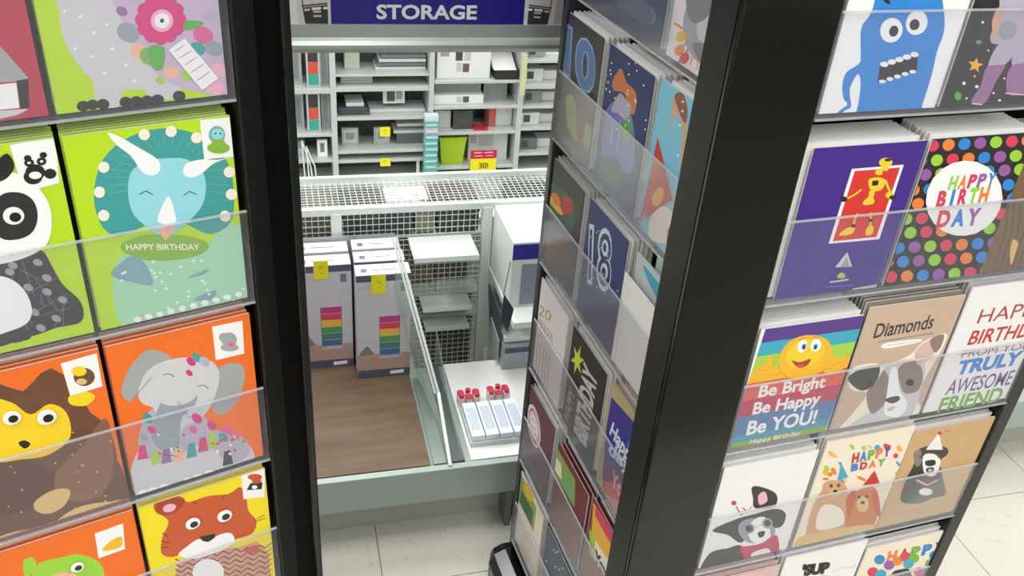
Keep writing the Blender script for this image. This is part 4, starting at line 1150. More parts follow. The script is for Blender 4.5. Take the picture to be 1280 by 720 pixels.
 ['s','orangep',[2.9,109.1,24.2,119.4,38.4,110.9,21,102.3]],
 ['s','brownd',[8.7,57.7,75.7,74.4,93.3,40,-2.6,4.7]],
],
'eighteen':[
 ['f','navy3',[]],
 ['t','whiteb',['18',22.5,56.9,68,25.4,-16.5,74.4,0.045,0]],
 ['t','navy3',['18',25.4,59.4,63.1,24,-16.4,71.1,-0.005,0]],
 ['e','bluel',[69.6,114.2,2.8,1.6,0.5,-1.3]],
 ['e','bluel',[-2.7,85.2,3.2,1.8,0.4,-1.4]],
 ['e','bluel',[40.5,117.4,2.9,1.7,0.4,-1.3]],
 ['e','bluel',[43.1,126.3,3,1.6,0.5,-1.3]],
 ['e','bluel',[47.5,96.7,2.9,1.7,0.4,-1.3]],
 ['e','bluel',[72.1,89.1,2.9,1.7,0.5,-1.3]],
 ['e','bluel',[69.2,119.6,2.8,1.6,0.4,-1.3]],
 ['e','bluel',[52.8,64.2,3,1.8,0.5,-1.3]],
 ['e','bluel',[39,70,3,1.8,0.4,-1.3]],
 ['e','bluel',[108.9,93.4,2.6,1.7,0.4,-1.3]],
 ['e','bluel',[47.3,119.1,2.9,1.6,0.4,-1.3]],
 ['e','bluel',[65.2,91.2,2.8,1.7,0.4,-1.3]],
 ['e','bluel',[45.9,114.7,2.9,1.6,0.4,-1.3]],
 ['e','bluel',[31.3,132.6,2.9,1.6,0.4,-1.3]],
 ['e','bluel',[15,117.5,3,1.7,0.4,-1.3]],
 ['e','bluel',[77.3,70.4,2.8,1.7,0.4,-1.3]],
 ['e','bluel',[-3.3,119.6,3.1,1.7,0.4,-1.4]],
 ['e','bluel',[68.5,126,2.8,1.6,0.4,-1.2]],
 ['e','bluel',[36.1,137.2,3,1.6,0.4,-1.3]],
 ['e','bluel',[17.2,61.5,3.1,1.9,0.4,-1.4]],
],
'white_text':[
 ['f','rosew',[]],
 ['t','ochre',['20',1.5,100.3,48.6,17.4,1.4,19.2,0,0]],
 ['t','greyb',['FABULOUS',0.9,85,64.8,7.2,-1.3,12.2,0.02,0]],
 ['l','slateb',[2,12.4,58.9,14.9,-5.4]],
 ['l','slateb',[2,24.7,60.7,27.7,-3.7]],
 ['l','slateb',[2,36.9,62.4,40.4,-2.1]],
 ['l','slateb',[2,49,64.2,52.8,-0.4]],
 ['l','slateb',[2,60.8,65.9,65.1,1.2]],
],
'black_star':[
 ['f','black3',[]],
 ['p','limey',[45.9,139.6,33.9,125.4,41.6,112.7,28.1,115.6,20.7,97.1,19.4,114.8,4,109.2,16.7,124,8.9,136.8,22.7,133.7,29.9,151.5,31.2,134.4]],
 ['t','greyl',['BIRTHDAY',87.6,18.6,2.1,125.5,-44.3,-5.9,0.04,0]],
 ['t','greyb',['HAPPY',23.5,9.7,8.5,60.2,-20,0,0.02,0]],
 ['l','greyb',[1,42.6,14.9,57.8,74.8]],
],
'happy_you':[
 ['f','khaki',[]],
 ['p','indigo',[5.3,146.8,111.4,165.6,110.9,86.5,117.6,-7.3,43.5,-20.6,16.6,17.3,5.1,98.6]],
 ['p','plum',[17.7,44.3,115.8,100.7,117.9,54.3,31.5,-10.9]],
 ['p','rose2',[23.9,18.9,115.9,91.2,116.1,42.4,34.1,-19.1]],
 ['p','rosew2',[24.6,-1.6,116.1,52.4,114.9,21,33.8,-30.3]],
 ['p','greens',[29.8,-18,117.4,31.2,117,-10.6,49.8,-25]],
 ['e','blue2',[88.6,127.4,14.3,19.6,20.8,-1.4]],
 ['e','redt',[105.3,102.7,10.7,13.2,9.9,-4.1]],
 ['t','whiteb',['Happy',15.6,95.2,70.8,1.9,1.7,23.3,0.03,0.3]],
 ['t','whiteb',['day',20.1,66.8,62.3,16.9,0.2,22.6,0.02,0.3]],
 ['t','peach',['You',41.4,30.3,43.7,6.4,-3.4,24.9,0.03,0.3]],
],
'badge':[
 ['f','mauvd',[]],
 ['e','offwhite',[31.3,96.8,23.2,21.2,22.5,-28.2]],
 ['e','coral',[31.3,96.8,18.6,17,18.5,-23.1]],
 ['e','offwhite',[31.3,96.8,15.6,14.2,15.7,-19.6]],
 ['l','redt',[1,15.3,113.2,37.7,121.1]],
 ['l','redt',[1,18.1,102,40.6,110]],
 ['l','redt',[1,21,90.7,43.4,99]],
 ['l','redt',[1,23.8,79.4,46.3,87.8]],
 ['l','redt',[1,26.7,68,49.2,76.6]],
],
'red_edge':[
 ['f','redk',[]],
 ['p','olive',[-31.6,133.7,72,138.4,81.8,91.7,-4.5,83.5]],
 ['p','cream',[-17.2,113.5,19.5,122,26.9,96,-6.3,90.2]],
 ['p','greens',[29.9,115.2,69.4,120.1,73.7,91.8,37.3,89.4]],
],
'rainbow':[
 ['f','redk',[]],
 ['p','gold',[3.6,155.8,104.1,157.7,117,119,13.8,99.4]],
 ['p','redp',[10,158.2,76,165,83.4,142.7,15.5,140.6]],
 ['p','limed',[4.4,105.7,67.4,109.6,78.7,74.5,15.8,69]],
 ['p','cream',[26.6,105,73.3,112.2,74.9,86.2,28.7,75]],
 ['t','dark',['Yay',30.6,68.9,43.7,8.5,-0.2,24.1,0.04,0]],
],
'greenish':[
 ['f','cream2',[]],
 ['p','olive',[-4.6,158.5,79.6,155.3,79.2,98,-6,94.7]],
 ['p','leafd',[8.2,127.9,69.5,135.8,68.1,100.9,5,95.6]],
 ['e','gold',[39.3,153.1,15,17.5,18.7,-3.9]],
],
'slate':[
 ['f','slate',[]],
 ['e','greyl',[48.2,123.9,2.8,3.1,0.5,-1.8]],
 ['e','greyl',[63.7,181.6,2.7,2.9,0.5,-1.7]],
 ['e','greyl',[42.1,150.9,2.7,3,0.4,-1.8]],
 ['e','greyl',[33,145.7,2.9,3.1,0.5,-1.7]],
 ['e','greyl',[69.3,166.4,2.7,2.9,0.5,-1.7]],
 ['e','greyl',[12.2,97,3,3.3,0.5,-1.8]],
 ['e','greyl',[73.4,148.8,2.6,2.9,0.5,-1.8]],
 ['e','greyl',[30.1,173.5,2.8,3,0.5,-1.7]],
 ['e','greyl',[63.3,134.4,2.7,3,0.5,-1.8]],
 ['e','greyl',[49.5,160.6,2.8,2.9,0.5,-1.8]],
],
}
# ================================================================== the setting
tile_m = bpy.data.materials.new('floor_tile'); tile_m.use_nodes = True
def _tile():
    nt = tile_m.node_tree; b = nt.nodes['Principled BSDF']; b.inputs['Roughness'].default_value = .38
    tc = nt.nodes.new('ShaderNodeTexCoord'); oi = nt.nodes.new('ShaderNodeObjectInfo')
    n1 = nt.nodes.new('ShaderNodeTexNoise'); n1.inputs['Scale'].default_value = 34; n1.inputs['Detail'].default_value = 8
    r1 = nt.nodes.new('ShaderNodeValToRGB'); r1.color_ramp.elements[0].position = .26; r1.color_ramp.elements[0].color = hexc('b9b4a8')
    r1.color_ramp.elements[1].position = .40; r1.color_ramp.elements[1].color = hexc('cdc9be')
    mp = nt.nodes.new('ShaderNodeVectorMath'); mp.operation = 'ADD'
    sc = nt.nodes.new('ShaderNodeVectorMath'); sc.operation = 'SCALE'; sc.inputs['Scale'].default_value = 37.
    cb = nt.nodes.new('ShaderNodeCombineXYZ')
    nt.links.new(oi.outputs['Random'], cb.inputs[0]); nt.links.new(oi.outputs['Random'], cb.inputs[1]); nt.links.new(cb.outputs[0], sc.inputs[0])
    nt.links.new(tc.outputs['Object'], mp.inputs[0]); nt.links.new(sc.outputs[0], mp.inputs[1]); nt.links.new(mp.outputs[0], n1.inputs['Vector'])
    nt.links.new(n1.outputs['Fac'], r1.inputs[0]); nt.links.new(r1.outputs[0], b.inputs['Base Color'])
_tile()
mb = MB(); mb.box(-4.2, 4.2, -3.6, 5.2, -.12, -.004)
floor = tag(mb.build('floor', pmat('8d897f', .8, name='floor_grout')), kind='structure'); floor.rotation_euler = (0, 0, AG)
tm = MB(); h = .1525 - .0009; tm.box(-h, h, -h, h, -.004, 0)
tproto = None
for i in range(-7, 9):
    for j in range(-4, 11):
        x, y = .136 + .1525 + .305 * i, 1.155 + .1525 + .305 * j
        if tproto is None: o = tproto = tm.build('tile', tile_m, floor, .0006)
        else: o = tproto.copy(); COL.objects.link(o); o.parent = floor
        o.location = (x, y, 0)
wall_m = pmat('d9d8d4', .7, noise=.03, name='wall_paint')
for nm, b in dict(wall_back=(-4.2, 4.2, 5.1, 5.2), wall_front=(-4.2, 4.2, -3.6, -3.5), wall_left=(-4.2, -4.1, -3.5, 5.1), wall_right=(4.1, 4.2, -3.5, 5.1)).items():
    mb = MB(); mb.box(*b, -.004, CEIL); tag(mb.build(nm, wall_m), kind='structure').rotation_euler = (0, 0, AG)
mb = MB(); mb.box(-4.2, 4.2, -3.6, 5.2, CEIL, CEIL + .1); tag(mb.build('ceiling', pmat('e6e6e2', .9, name='ceiling_board')), kind='structure').rotation_euler = (0, 0, AG)
lampm = bpy.data.materials.new('lit_diffuser'); lampm.use_nodes = True
_b = lampm.node_tree.nodes['Principled BSDF']; _b.inputs['Emission Color'].default_value = (.98, 1, .99, 1); _b.inputs['Emission Strength'].default_value = 3.
for x, y in LAMPS:
    t = Thing('ceiling_light', (x, y, CEIL - .06), 'long white fluorescent ceiling fitting above the aisle', 'light', 'fluorescent fittings on the ceiling')
    f = MB(); f.box(x - .16, x + .16, y - .62, y + .62, CEIL - .06, CEIL); t.part('housing', f, pmat('white', .5), .006)
    f = MB(); f.box(x - .14, x + .14, y - .6, y + .6, CEIL - .066, CEIL - .06); t.part('diffuser', f, lampm)
    l = bpy.data.lights.new('tube_light', 'AREA'); l.shape = 'RECTANGLE'; l.size = .28; l.size_y = 1.2; l.energy = LIGHT_W; l.color = (.98, 1., .985)
    lo = bpy.data.objects.new('tube_light', l); COL.objects.link(lo); lo.parent = t.o; lo.location = (0, 0, -.012)

# ================================================================== card racks
black = pmat('0a0b0b', .14, spec=.4, name='gloss_black_metal'); black2m = pmat('131314', .45, name='satin_black_metal')
clear = clear_plastic('clear_pocket_plastic', .05, .12); clear_edge = clear_plastic('plastic_edge', .35, .3, .2)
ZR = [1.130 - .1962 * i for i in range(6)]
SLOT = .1325
class Rack(Thing):
    def __init__(s, base, rz, label):
        s.b = base; s.o = bpy.data.objects.new('card_rack', None); COL.objects.link(s.o); s.o.location = base; s.o.rotation_euler = (0, 0, rz); tag(s.o, label, 'card rack')
def pockets(rack, F, ncol, rows):
    """F maps (along, depth, z) of a face to rack coordinates; a row of clear pockets for each z"""
    for z in rows:
        L = ncol * SLOT
        mb = MB()
        mb.box(0, L, .0, .0014, z, z + .094, 0, F)                       # front sheet
        mb.box(0, L, .0014, .056, z, z + .0016, 0, F)                    # floor of the pocket
        p = rack.part('card_pocket', mb, clear)
        e = MB(); e.box(0, L, -.0004, .0018, z + .0935, z + .0952, 0, F); rack.part('rolled_edge', e, clear_edge, parent=p)
        e = MB(); e.box(0, L, -.0008, .0014, z - .0010, z + .0008, 0, F); rack.part('folded_edge', e, clear_edge, parent=p)
        for k in range(ncol + 1):
            x = min(max(k * SLOT, .0006), L - .0006)
            e = MB(); e.box(x - .0006, x + .0006, .0014, .056, z + .0016, z + .06, 0, F); rack.part('divider', e, clear, parent=p)
# right rack: world-aligned; X along its right face, Y into the aisle
RR = Rack((.66, .86, 0), 0, 'black revolving card rack on the right, two faces of greeting cards around a corner post')
FR = Matrix.Translation((.505, .62, 0))
FL = Matrix(((0, 1, 0, .4433), (-1, 0, 0, 1.0645), (0, 0, 1, 0), (0, 0, 0, 1)))
pockets(RR, FR, 3, [1.3262] + ZR); pockets(RR, FL, 3, [1.3262] + ZR)
mb = MB(); mb.box(.503, .905, .68, 1.075, .10, 1.60); RR.part('core', mb, black2m, .002)
mb = MB(); mb.box(.503, .9035, .678, .68, .10, 1.55); mb.box(.501, .503, .69, 1.066, .10, 1.55); RR.part('back_panel', mb, pmat('0f0f10', .3, name='black_board'))
mb = MB(); mb.box(.4092, .505, .62, .6275, .05, 1.62); RR.part('corner_post', mb, black, .0022)
mb = MB(); mb.box(.4092, .4122, .6275, .668, .05, 1.62); mb.box(.4122, .503, .665, .669, .05, 1.62); RR.part('post_return', mb, black2m)
mb = MB(); mb.box(.445, .505, 1.0655, 1.079, .05, 1.62); RR.part('edge_post', mb, pmat('20252a', .25, name='dark_grey_post'), .002)
mb = MB(); mb.box(.9035, .926, .622, .685, .05, 1.62); RR.part('edge_post', mb, black, .002)
mb = MB(); mb.box(.405, .95, .59, 1.10, .012, .12); RR.part('plinth', mb, black, .03)
mb = MB(); mb.box(.41, .93, .617, 1.085, 1.60, 1.64); RR.part('top_cap', mb, black, .006)
# left rack: turned 13 degrees
T13 = R(13)
KR = Rack((.0, .95, 0), T13, 'black revolving card rack on the left, its face full of animal cards with stickers')
_c, _s = math.cos(T13), math.sin(T13)
ko = Vector((.0 * _c + .95 * _s, -.0 * _s + .95 * _c, 0)); KR.b = tuple(ko)     # base in the rack's own turned axes
FK = Matrix.Translation((.1868 - 3 * SLOT, .7068, 0))
pockets(KR, FK, 3, [1.3262] + ZR)
mb = MB(); mb.box(-.2107, .2105, .768, 1.19, .10, 1.60); KR.part('core', mb, black2m, .002)
mb = MB(); mb.box(-.2107, .2, .766, .768, .10, 1.55); KR.part('back_panel', mb, pmat('0f0f10', .3, name='black_board'))
mb = MB(); mb.box(.2178, .2254, .6727, .7685, .05, 1.62); KR.part('corner_post', mb, black, .0022)
mb = MB(); mb.box(.1885, .2178, .7450, .7485, .05, 1.62); mb.box(.1885, .1905, .7085, .7450, .05, 1.62); KR.part('post_return', mb, black2m)
mb = MB(); mb.box(-.236, -.2125, .708, .77, .05, 1.62); KR.part('edge_post', mb, black, .002)
mb = MB(); mb.box(-.24, .23, .66, 1.21, .012, .10); KR.part('plinth', mb, black, .02)
mb = MB(); mb.box(-.236, .2254, .6727, 1.20, 1.60, 1.64); KR.part('top_cap', mb, black, .006)

# ================================================================== greeting cards
CW, CH = .127, .178
def face_matrix(face, c, r):
    z = ZR[r] + .004
    if face == 'R': return Vector((.511 + SLOT * c, .62, z)), 0.
    if face == 'L': return Vector((.4433, 1.0645 - .131 * c - .002, z)), R(-90)
    s_, n_ = .1838 - SLOT * (2 - c) + .003, .7068
    return Vector((s_ * _c - n_ * _s, s_ * _s + n_ * _c, z)), T13
def card_body(front, cw, ch):
    mb = MB(); f = mb.mat(front); p = mb.mat(pmat('paper', .6))
    t = .0005
    mb.box(0, cw, 0, t, 0, ch, f); mb.box(0, cw, .0018, .0018 + t, 0, ch, p)
    mb.box(0, .0009, t, .0018, 0, ch, p)
    return mb
_eye = None
def googly(parent, x, z, r):
    global _eye
    if _eye is None:
        e = MB(); a = e.mat(pmat('white', .15)); b = e.mat(pmat('dark', .15))
        e.cyl_y(0, 0, 1, -.20, 0, 20, a); e.cyl_y(.12, -.12, .55, -.26, -.2, 16, b)
        _eye = o = e.build('googly_eye', None, parent)
    else:
        o = _eye.copy(); COL.objects.link(o); o.parent = parent
    o.location = (x, 0 - .0015, z); o.scale = (r, r, r)
MINI = {}
def front_card(face, r, c, art, label, d=.0045, dx=0., dz=0., roll=0., cw=CW, ch=CH, env='paper', cat='greeting card', yaw=0.):
    shapes = ART[art]; full = [s[1] for s in shapes if s[0] == 'f']
    o = card_body(pmat(full[0] if full else 'white', .45), cw, ch).build('greeting_card')
    P, rz = face_matrix(face, c, r)
    o.location = P + Matrix.Rotation(rz, 3, 'Z') @ Vector((dx, d, dz)); o.rotation_euler = (0, R(roll), rz + R(yaw)); tag(o, label, cat)
    ink = printing(shapes, cw * 1000, ch * 1000)
    if ink.v: ink.build('artwork', None, o)
    for s in shapes:
        if s[0] == 'g': googly(o, s[2][0] / 1000, s[2][1] / 1000, s[2][2] / 1000)
        if s[0] == 'tag':
            p = clip([(s[2][i], s[2][i + 1]) for i in range(0, 8, 2)], cw * 1000, ch * 1000)
            m = MB(); m.prism_y([(u / 1000, v / 1000) for u, v in p], -.0012, -.0006); m.build('gift_tag', pmat('white', .4), o)
        if s[0] == 'k':
            p = [(s[2][i], s[2][i + 1]) for i in range(0, 8, 2)]
            p = clip(p, cw * 1000 - .3, ch * 1000 - .3)
            if len(p) > 2:
                m = MB(); m.prism_y([(u / 1000, v / 1000) for u, v in p], -.0004, 0); m.build('corner_sticker', pmat('white', .4), o)
    e = MB(); e.box(.002, cw - .001, .0030, .0040, 0, ch - .004); e.build('envelope', pmat(env, .6), o)
    return o
def stack(face, r, c, n, front, label, group, d0=.0105, step=.0056, dx=0., env='paper', cw=CW, ch=CH, jit=.0012, drop=0., fan=0.):
    proto = None; rnd = random.Random(hash((face, r, c)) if False else (ord(face) * 31 + r * 7 + c))
    P, rz = face_matrix(face, c, r)
    for k in range(n):
        if proto is None:
            proto = o = card_body(pmat(front, .45), cw, ch).build('greeting_card')
            e = MB(); e.box(.002, cw - .001, .0030, .0040, 0, ch - .004); ev = e.build('envelope', pmat(env, .6), o)
        else:
            o = proto.copy(); COL.objects.link(o); q = ev.copy(); COL.objects.link(q); q.parent = o
        o.location = P + Matrix.Rotation(rz, 3, 'Z') @ Vector((dx + fan * k + rnd.uniform(-jit, jit), d0 + step * k, -drop * k))
        o.rotation_euler = (0, 0, rz); tag(o, label % NTH[k], 'greeting card', group)

TONE = dict(white='plain white', offwhite='white', taupe='taupe brown', greyl='pale grey', cream='cream', rosew='pale', pinkb='pale pink', brownw='brown', redk='dark red', kraft='light brown', slate='slate grey')
K = [ # left rack
 (0, 0, 'red', 'red card with a grey and white paper house shape, left of the lime flower card', 'red'),
 (0, 1, 'lime_animal', 'lime card with a big grey animal, magenta paper flower and white gift tag', 'lime'),
 (1, 0, 'panda', 'lime card with a black and white panda and one googly eye', 'lime'),
 (1, 1, 'triceratops', 'lime card with a pale blue horned dinosaur with teal frill', 'lime'),
 (2, 0, 'monkey', 'orange card with a brown monkey with yellow face and googly eyes', 'orange'),
 (2, 1, 'elephant', 'orange card with a grey elephant wearing a patterned tasselled cloth', 'orange'),
 (3, 0, 'fish', 'orange card with a lime green creature, lowest at the left edge', 'orange'),
 (3, 1, 'tiger', 'yellow card with a rust coloured tiger with googly eyes', 'yellowb')]
WHO = dict(red='red paper house', lime_animal='magenta flower', panda='panda', triceratops='horned dinosaur', monkey='monkey', elephant='elephant', fish='lime creature', tiger='tiger')
for r, c, a, lab, col in K:
    front_card('K', r, c, a, lab)
    n = {0: 4, 1: 5, 2: 4, 3: 4}[r]
    if a == 'tiger': n = 2
    stack('K', r, c, n, col, '%s greeting card, %%s one back behind the %s card' % ({'yellowb': 'yellow'}.get(col, col), WHO[a]), 'cards stacked behind the %s card' % WHO[a], env='paper' if r < 2 else 'rosew')
for r in (0, 1, 2, 3):      # the column just outside the photograph's edge
    pass
Rf = [
 (0, 0, 'monster', 'white card with a round blue googly eyed monster showing its teeth', 'white', 5, 'blue monster', {}),
 (0, 1, 'space', 'black starry card with a figure in pale space suit and boots', 'offwhite', 4, 'space suit', {}),
 (1, 0, 'purple', 'purple card with a yellow jointed figure on a red panel', 'offwhite', 8, 'yellow jointed figure', dict(dx=.006)),
 (1, 1, 'polka', 'black card with coloured polka dots and HAPPY BIRTHDAY in a white oval', 'offwhite', 8, 'polka dot', dict(dx=.006)),
 (1, 2, 'wood', 'brown wood-grain card right of the polka dot card', 'brownw', 5, 'wood-grain', {}),
 (2, 0, 'smiley', 'striped card with a yellow smiling face and Be Bright Be Happy Be YOU', 'offwhite', 8, 'striped smiling face', {}),
 (2, 1, 'diamonds', 'kraft brown card with a cut-out puppy under the word Diamonds', 'taupe', 8, 'cut-out puppy', {}),
 (2, 2, 'awesome', 'white card lettered HAPPY BIRTHDAY FROM YOUR TRULY AWESOME FRIEND', 'greyl', 6, 'awesome friend', {}),
 (3, 0, 'glasses_dog', 'white card with a black and white dog in a red bow tie', 'offwhite', 6, 'bow tie dog', {}),
 (3, 1, 'happy_dogs', 'cream confetti card with two puppies in party hats', 'cream', 3, 'two puppies', dict(dx=.003)),
 (3, 2, 'party_dog', 'tan card with a seated black dog wearing a cone party hat', 'rosew', 2, 'black dog in cone hat', dict(dx=-.001)),
 (4, 0, 'pale_pink', 'pale pink card lowest in the column beside the corner post', 'pinkb', 3, 'pale pink', {}),
 (4, 1, 'sup', "white card with the bold black word 'SUP", 'offwhite', 3, "'SUP", {}),
 (4, 2, 'colour_dog', 'cream card with multicoloured HAPPY letters over a dark dog', 'rosew', 2, 'multicoloured letter', {})]
HR = {(1, 0): .163, (1, 1): .164, (1, 2): .163, (2, 0): .161, (2, 1): .169, (2, 2): .178, (3, 0): .167, (3, 1): .178, (3, 2): .166, (4, 0): .165, (4, 1): .178, (4, 2): .158}
for r, c, a, lab, col, n, who, kw in Rf:
    front_card('R', r, c, a, lab, ch=HR.get((r, c), .178), **kw)
    stack('R', r, c, n, col, '%s greeting card, %%s one back behind the %s card' % (TONE[col], who), 'cards stacked behind the %s card' % who, step=.0054, ch=HR.get((r, c), .178) + .003, dx=kw.get('dx', 0) - (.006 if a == 'purple' else 0))
Lf = [
 (0, 1, 'blue_dark', 'dark blue card in the top row left of the soccer ball card', 'offwhite', 4, 'dark blue top row', {}),
 (0, 2, 'soccer', 'pale card with a grey soccer ball bursting through paint splashes', 'offwhite', 2, 'soccer ball', {}),
 (1, 0, 'ten', 'charcoal card with a large blue number 10', 'offwhite', 5, 'big blue numeral', {}),
 (1, 1, 'starry', 'navy card with a starry night and small orange and lilac figures', 'offwhite', 5, 'starry night', {}),
 (1, 2, 'swimmers', 'aqua card with a swimmer above red and orange patches', 'offwhite', 4, 'swimmer', {}),
 (2, 0, 'tropical', 'dark card with a patch of green, yellow and red print near the rack edge', 'offwhite', 4, 'green and red print', {}),
 (2, 1, 'eighteen', 'royal blue card with a large white number 18', 'offwhite', 5, 'big white numeral', {}),
 (3, 0, 'white_text', 'white card with gold and grey lettering above slate stripes', 'offwhite', 4, 'gold and grey lettering', {}),
 (3, 1, 'black_star', 'black card with a lime star and grey BIRTHDAY lettering', 'offwhite', 3, 'lime star', {}),
 (3, 2, 'happy_you', 'khaki bordered card of blue, red and green with white script', 'kraft', 3, 'blue and red script', {}),
 (4, 0, 'badge', 'plum card with a red and white oval badge', 'offwhite', 3, 'oval badge', {}),
 (4, 1, 'red_edge', 'dark red card with olive and cream blocks below the lime star card', 'redk', 2, 'olive and cream block', {}),
 (4, 2, 'rainbow', 'red and gold rainbow card beside the foot of the corner post', 'redk', 2, 'red and gold rainbow', {}),
 (5, 0, 'greenish', 'cream card with an olive green picture at the rack foot', 'cream', 1, 'olive picture', {}),
 (5, 1, 'slate', 'slate blue speckled card right of the olive picture card', 'slate', 2, 'slate speckled', {})]
HL = {(0, 1): .165, (0, 2): .178, (1, 0): .167, (1, 1): .167, (1, 2): .171, (2, 0): .164, (2, 1): .166, (4, 0): .158, (4, 1): .150, (4, 2): .163, (3, 2): .170}
for r, c, a, lab, col, n, who, kw in Lf:
    hh = HL.get((r, c), .166); dx = (-.006, .004, .012)[c]; ww = .112
    front_card('L', r, c, a, lab, d=.005, cw=ww + max(dx, 0), ch=hh, **kw)
    stack('L', r, c, n, col, '%s greeting card, %%s one back behind the %s card' % (TONE[col], who), 'cards stacked behind the %s card' % who, step=.0062, d0=.011, cw=ww, ch=hh + .002, dx=max(dx, 0), fan=.0004)
# the loose envelopes standing in the pocket beside the corner post
P, rz = face_matrix('L', 2, 2)
def loose(name, pts, d, t, mat, label, cat, dec=None):
    mb = MB(); mb.prism_y([(x / 1000, z / 1000) for x, z in pts], 0, t)
    o = mb.build(name, mat); o.location = P + Matrix.Rotation(rz, 3, 'Z') @ Vector((0, d, 0)); o.rotation_euler = (0, 0, rz); tag(o, label, cat); return o
e = loose('envelope', [(-8, 129.5), (79.3, 128.4), (116.6, 88.8), (116.6, 33.7), (113, 6), (-8, 2)], .0032, .0012, pmat('offwhite', .6), 'plain white envelope with a sloping corner right of the number 18 card', 'envelope')
m = MB(); m.prism_y([(.079, .1284), (.1166, .0888), (.070, .075)], -.0004, 0); m.build('flap', pmat('paper', .6), e)
o = loose('greeting_card', [(0, 2), (119, 2), (119.3, 118), (97.9, 157.5), (70.8, 161.3), (2, 162)], .010, .0016, pmat('c8ccd0', .4), 'grey card with a teal ribbon print standing behind the white envelope', 'greeting card')
printing([['s', 'tealb', [18.9, 153.1, 46.7, 153.7, 73.9, 152.8, 98.9, 150, 105.5, 140.4, 95.7, 118.5, 79, 128.7, 37.3, 141]], ['s', 'teal', [90, 150, 102, 145, 110, 118, 100, 100, 92, 120]]], 140, 180).build('artwork', None, o)
loose('envelope', [(20, 2), (124, 2), (124, 172), (30, 172)], .020, .0012, pmat('cfdadb', .6), 'pale blue-grey envelope at the back beside the corner post', 'envelope')
# ================================================================== storage gondola (aisle-grid coordinates)
steel = pmat('a9adab', .34, .35, name='grey_steel'); white_steel = pmat('e9efec', .35, name='white_steel'); chrome = pmat('d8dcde', .18, .9, name='chrome')
G = Thing('storage_gondola', (.30, 1.45, 0), 'grey shop gondola with brown deck board and rounded header under the STORAGE sign', 'display gondola')
m = MB(); m.box(-.40, 2.35, 1.314, 1.59, .0, .094); G.part('kick_plate', m, pmat('b3b6ad', .45, name='kick_steel'), .001)
m = MB(); m.box(-.40, 2.35, 1.267, 1.282, .093, .175); m.add([(x, y, z) for z in (.145, .170) for x, y in ((-.40, 1.282), (2.35, 1.282), (2.35, 1.602), (.262, 1.602), (.262, 1.715), (-.40, 1.715))], [(5, 4, 3, 2, 1, 0), (6, 7, 8, 9, 10, 11)] + [(i, (i + 1) % 6, (i + 1) % 6 + 6, i + 6) for i in range(6)]); G.part('deck', m, pmat('a3b0ab', .35, .1, name='deck_steel'), .0015)
m = MB(); m.box(.398, .41, 1.262, 1.318, .0, .093); G.part('foot', m, pmat('6f7573', .4, .3, name='foot_steel'), .002)
wood = bpy.data.materials.new('brown_deck_board'); wood.use_nodes = True
def _wood():
    nt = wood.node_tree; b = nt.nodes['Principled BSDF']; b.inputs['Roughness'].default_value = .55
    tc = nt.nodes.new('ShaderNodeTexCoord'); mp = nt.nodes.new('ShaderNodeMapping'); mp.inputs['Scale'].default_value = (2, 14, 2)
    n = nt.nodes.new('ShaderNodeTexNoise'); n.inputs['Scale'].default_value = 3; n.inputs['Detail'].default_value = 4
    r = nt.nodes.new('ShaderNodeValToRGB'); r.color_ramp.elements[0].color = hexc('604d3e'); r.color_ramp.elements[1].color = hexc('755f4a'); r.color_ramp.elements[0].position = .3; r.color_ramp.elements[1].position = .7
    nt.links.new(tc.outputs['Object'], mp.inputs[0]); nt.links.new(mp.outputs[0], n.inputs['Vector']); nt.links.new(n.outputs['Fac'], r.inputs[0]); nt.links.new(r.outputs[0], b.inputs['Base Color'])
_wood()
m = MB(); m.box(-.30, .244, 1.284, 1.715, .170, .1755); G.part('deck_board', m, wood)
for x in (-.17, .80):
    m = MB(); m.box(x - .015, x + .015, 1.55, 1.59, .17, 1.0); G.part('upright', m, steel, .002)
    m = MB(); m.box(x - .012, x + .012, 1.282, 1.55, .985, 1.015); G.part('header_arm', m, steel, .002)
# rounded header rail
prof = [(1.262, 1.040), (1.262, 1.022), (1.256, 1.019), (1.253, 1.0135), (1.254, 1.008), (1.259, 1.0015), (1.268, .9985), (1.282, .9985), (1.282, 1.040)]
m = MB(); m.prism_x(prof, -.19, .82); hd = G.part('header_rail', m, pmat('b4b8b7', .25, .3, name='header_steel'))
# glass divider with its chrome edge
def glass_sheet(name='divider_glass'): return clear_plastic(name, .16, .10, .08, (.90, .95, .93))
def sheet(p, th=.0016):
    m = MB(); n = len(p); m.add([(x - th, y, z) for x, y, z in p] + [(x + th, y, z) for x, y, z in p], [tuple(range(n - 1, -1, -1)), tuple(range(n, 2 * n))] + [(i, (i + 1) % n, (i + 1) % n + n, i + n) for i in range(n)]); return m
DA, DB, DC = (.281, 1.274, .1765), (.281, 1.421, .241), (.2125, 1.570, .529)
G.part('glass_divider', sheet([DA, DB, (.281, 1.421, .1765)]), glass_sheet()); G.part('glass_divider', sheet([(.281, 1.421, .1765), DB, DC, (.2125, 1.570, .40), (.262, 1.570, .1765)]), glass_sheet())
m = MB(); m.tube(DA, DB, .0036); G.part('divider_rail', m, white_steel)
m = MB(); m.tube(DB, DC, .0030); G.part('divider_rail', m, white_steel)
m = MB(); m.tube((DB[0] - .007, DB[1], DB[2]), (DC[0] - .007, DC[1], DC[2]), .0022); G.part('divider_rail', m, white_steel)
m = MB(); m.add([(x, y, z) for z in (.170, .1762) for x, y in ((.250, 1.284), (.276, 1.284), (.276, 1.43), (.262, 1.56), (.250, 1.56))], [(4, 3, 2, 1, 0), (5, 6, 7, 8, 9)] + [(i, (i + 1) % 5, (i + 1) % 5 + 5, i + 5) for i in range(5)]); G.part('divider_channel', m, pmat('8b9793', .3, .4, name='channel_steel'))
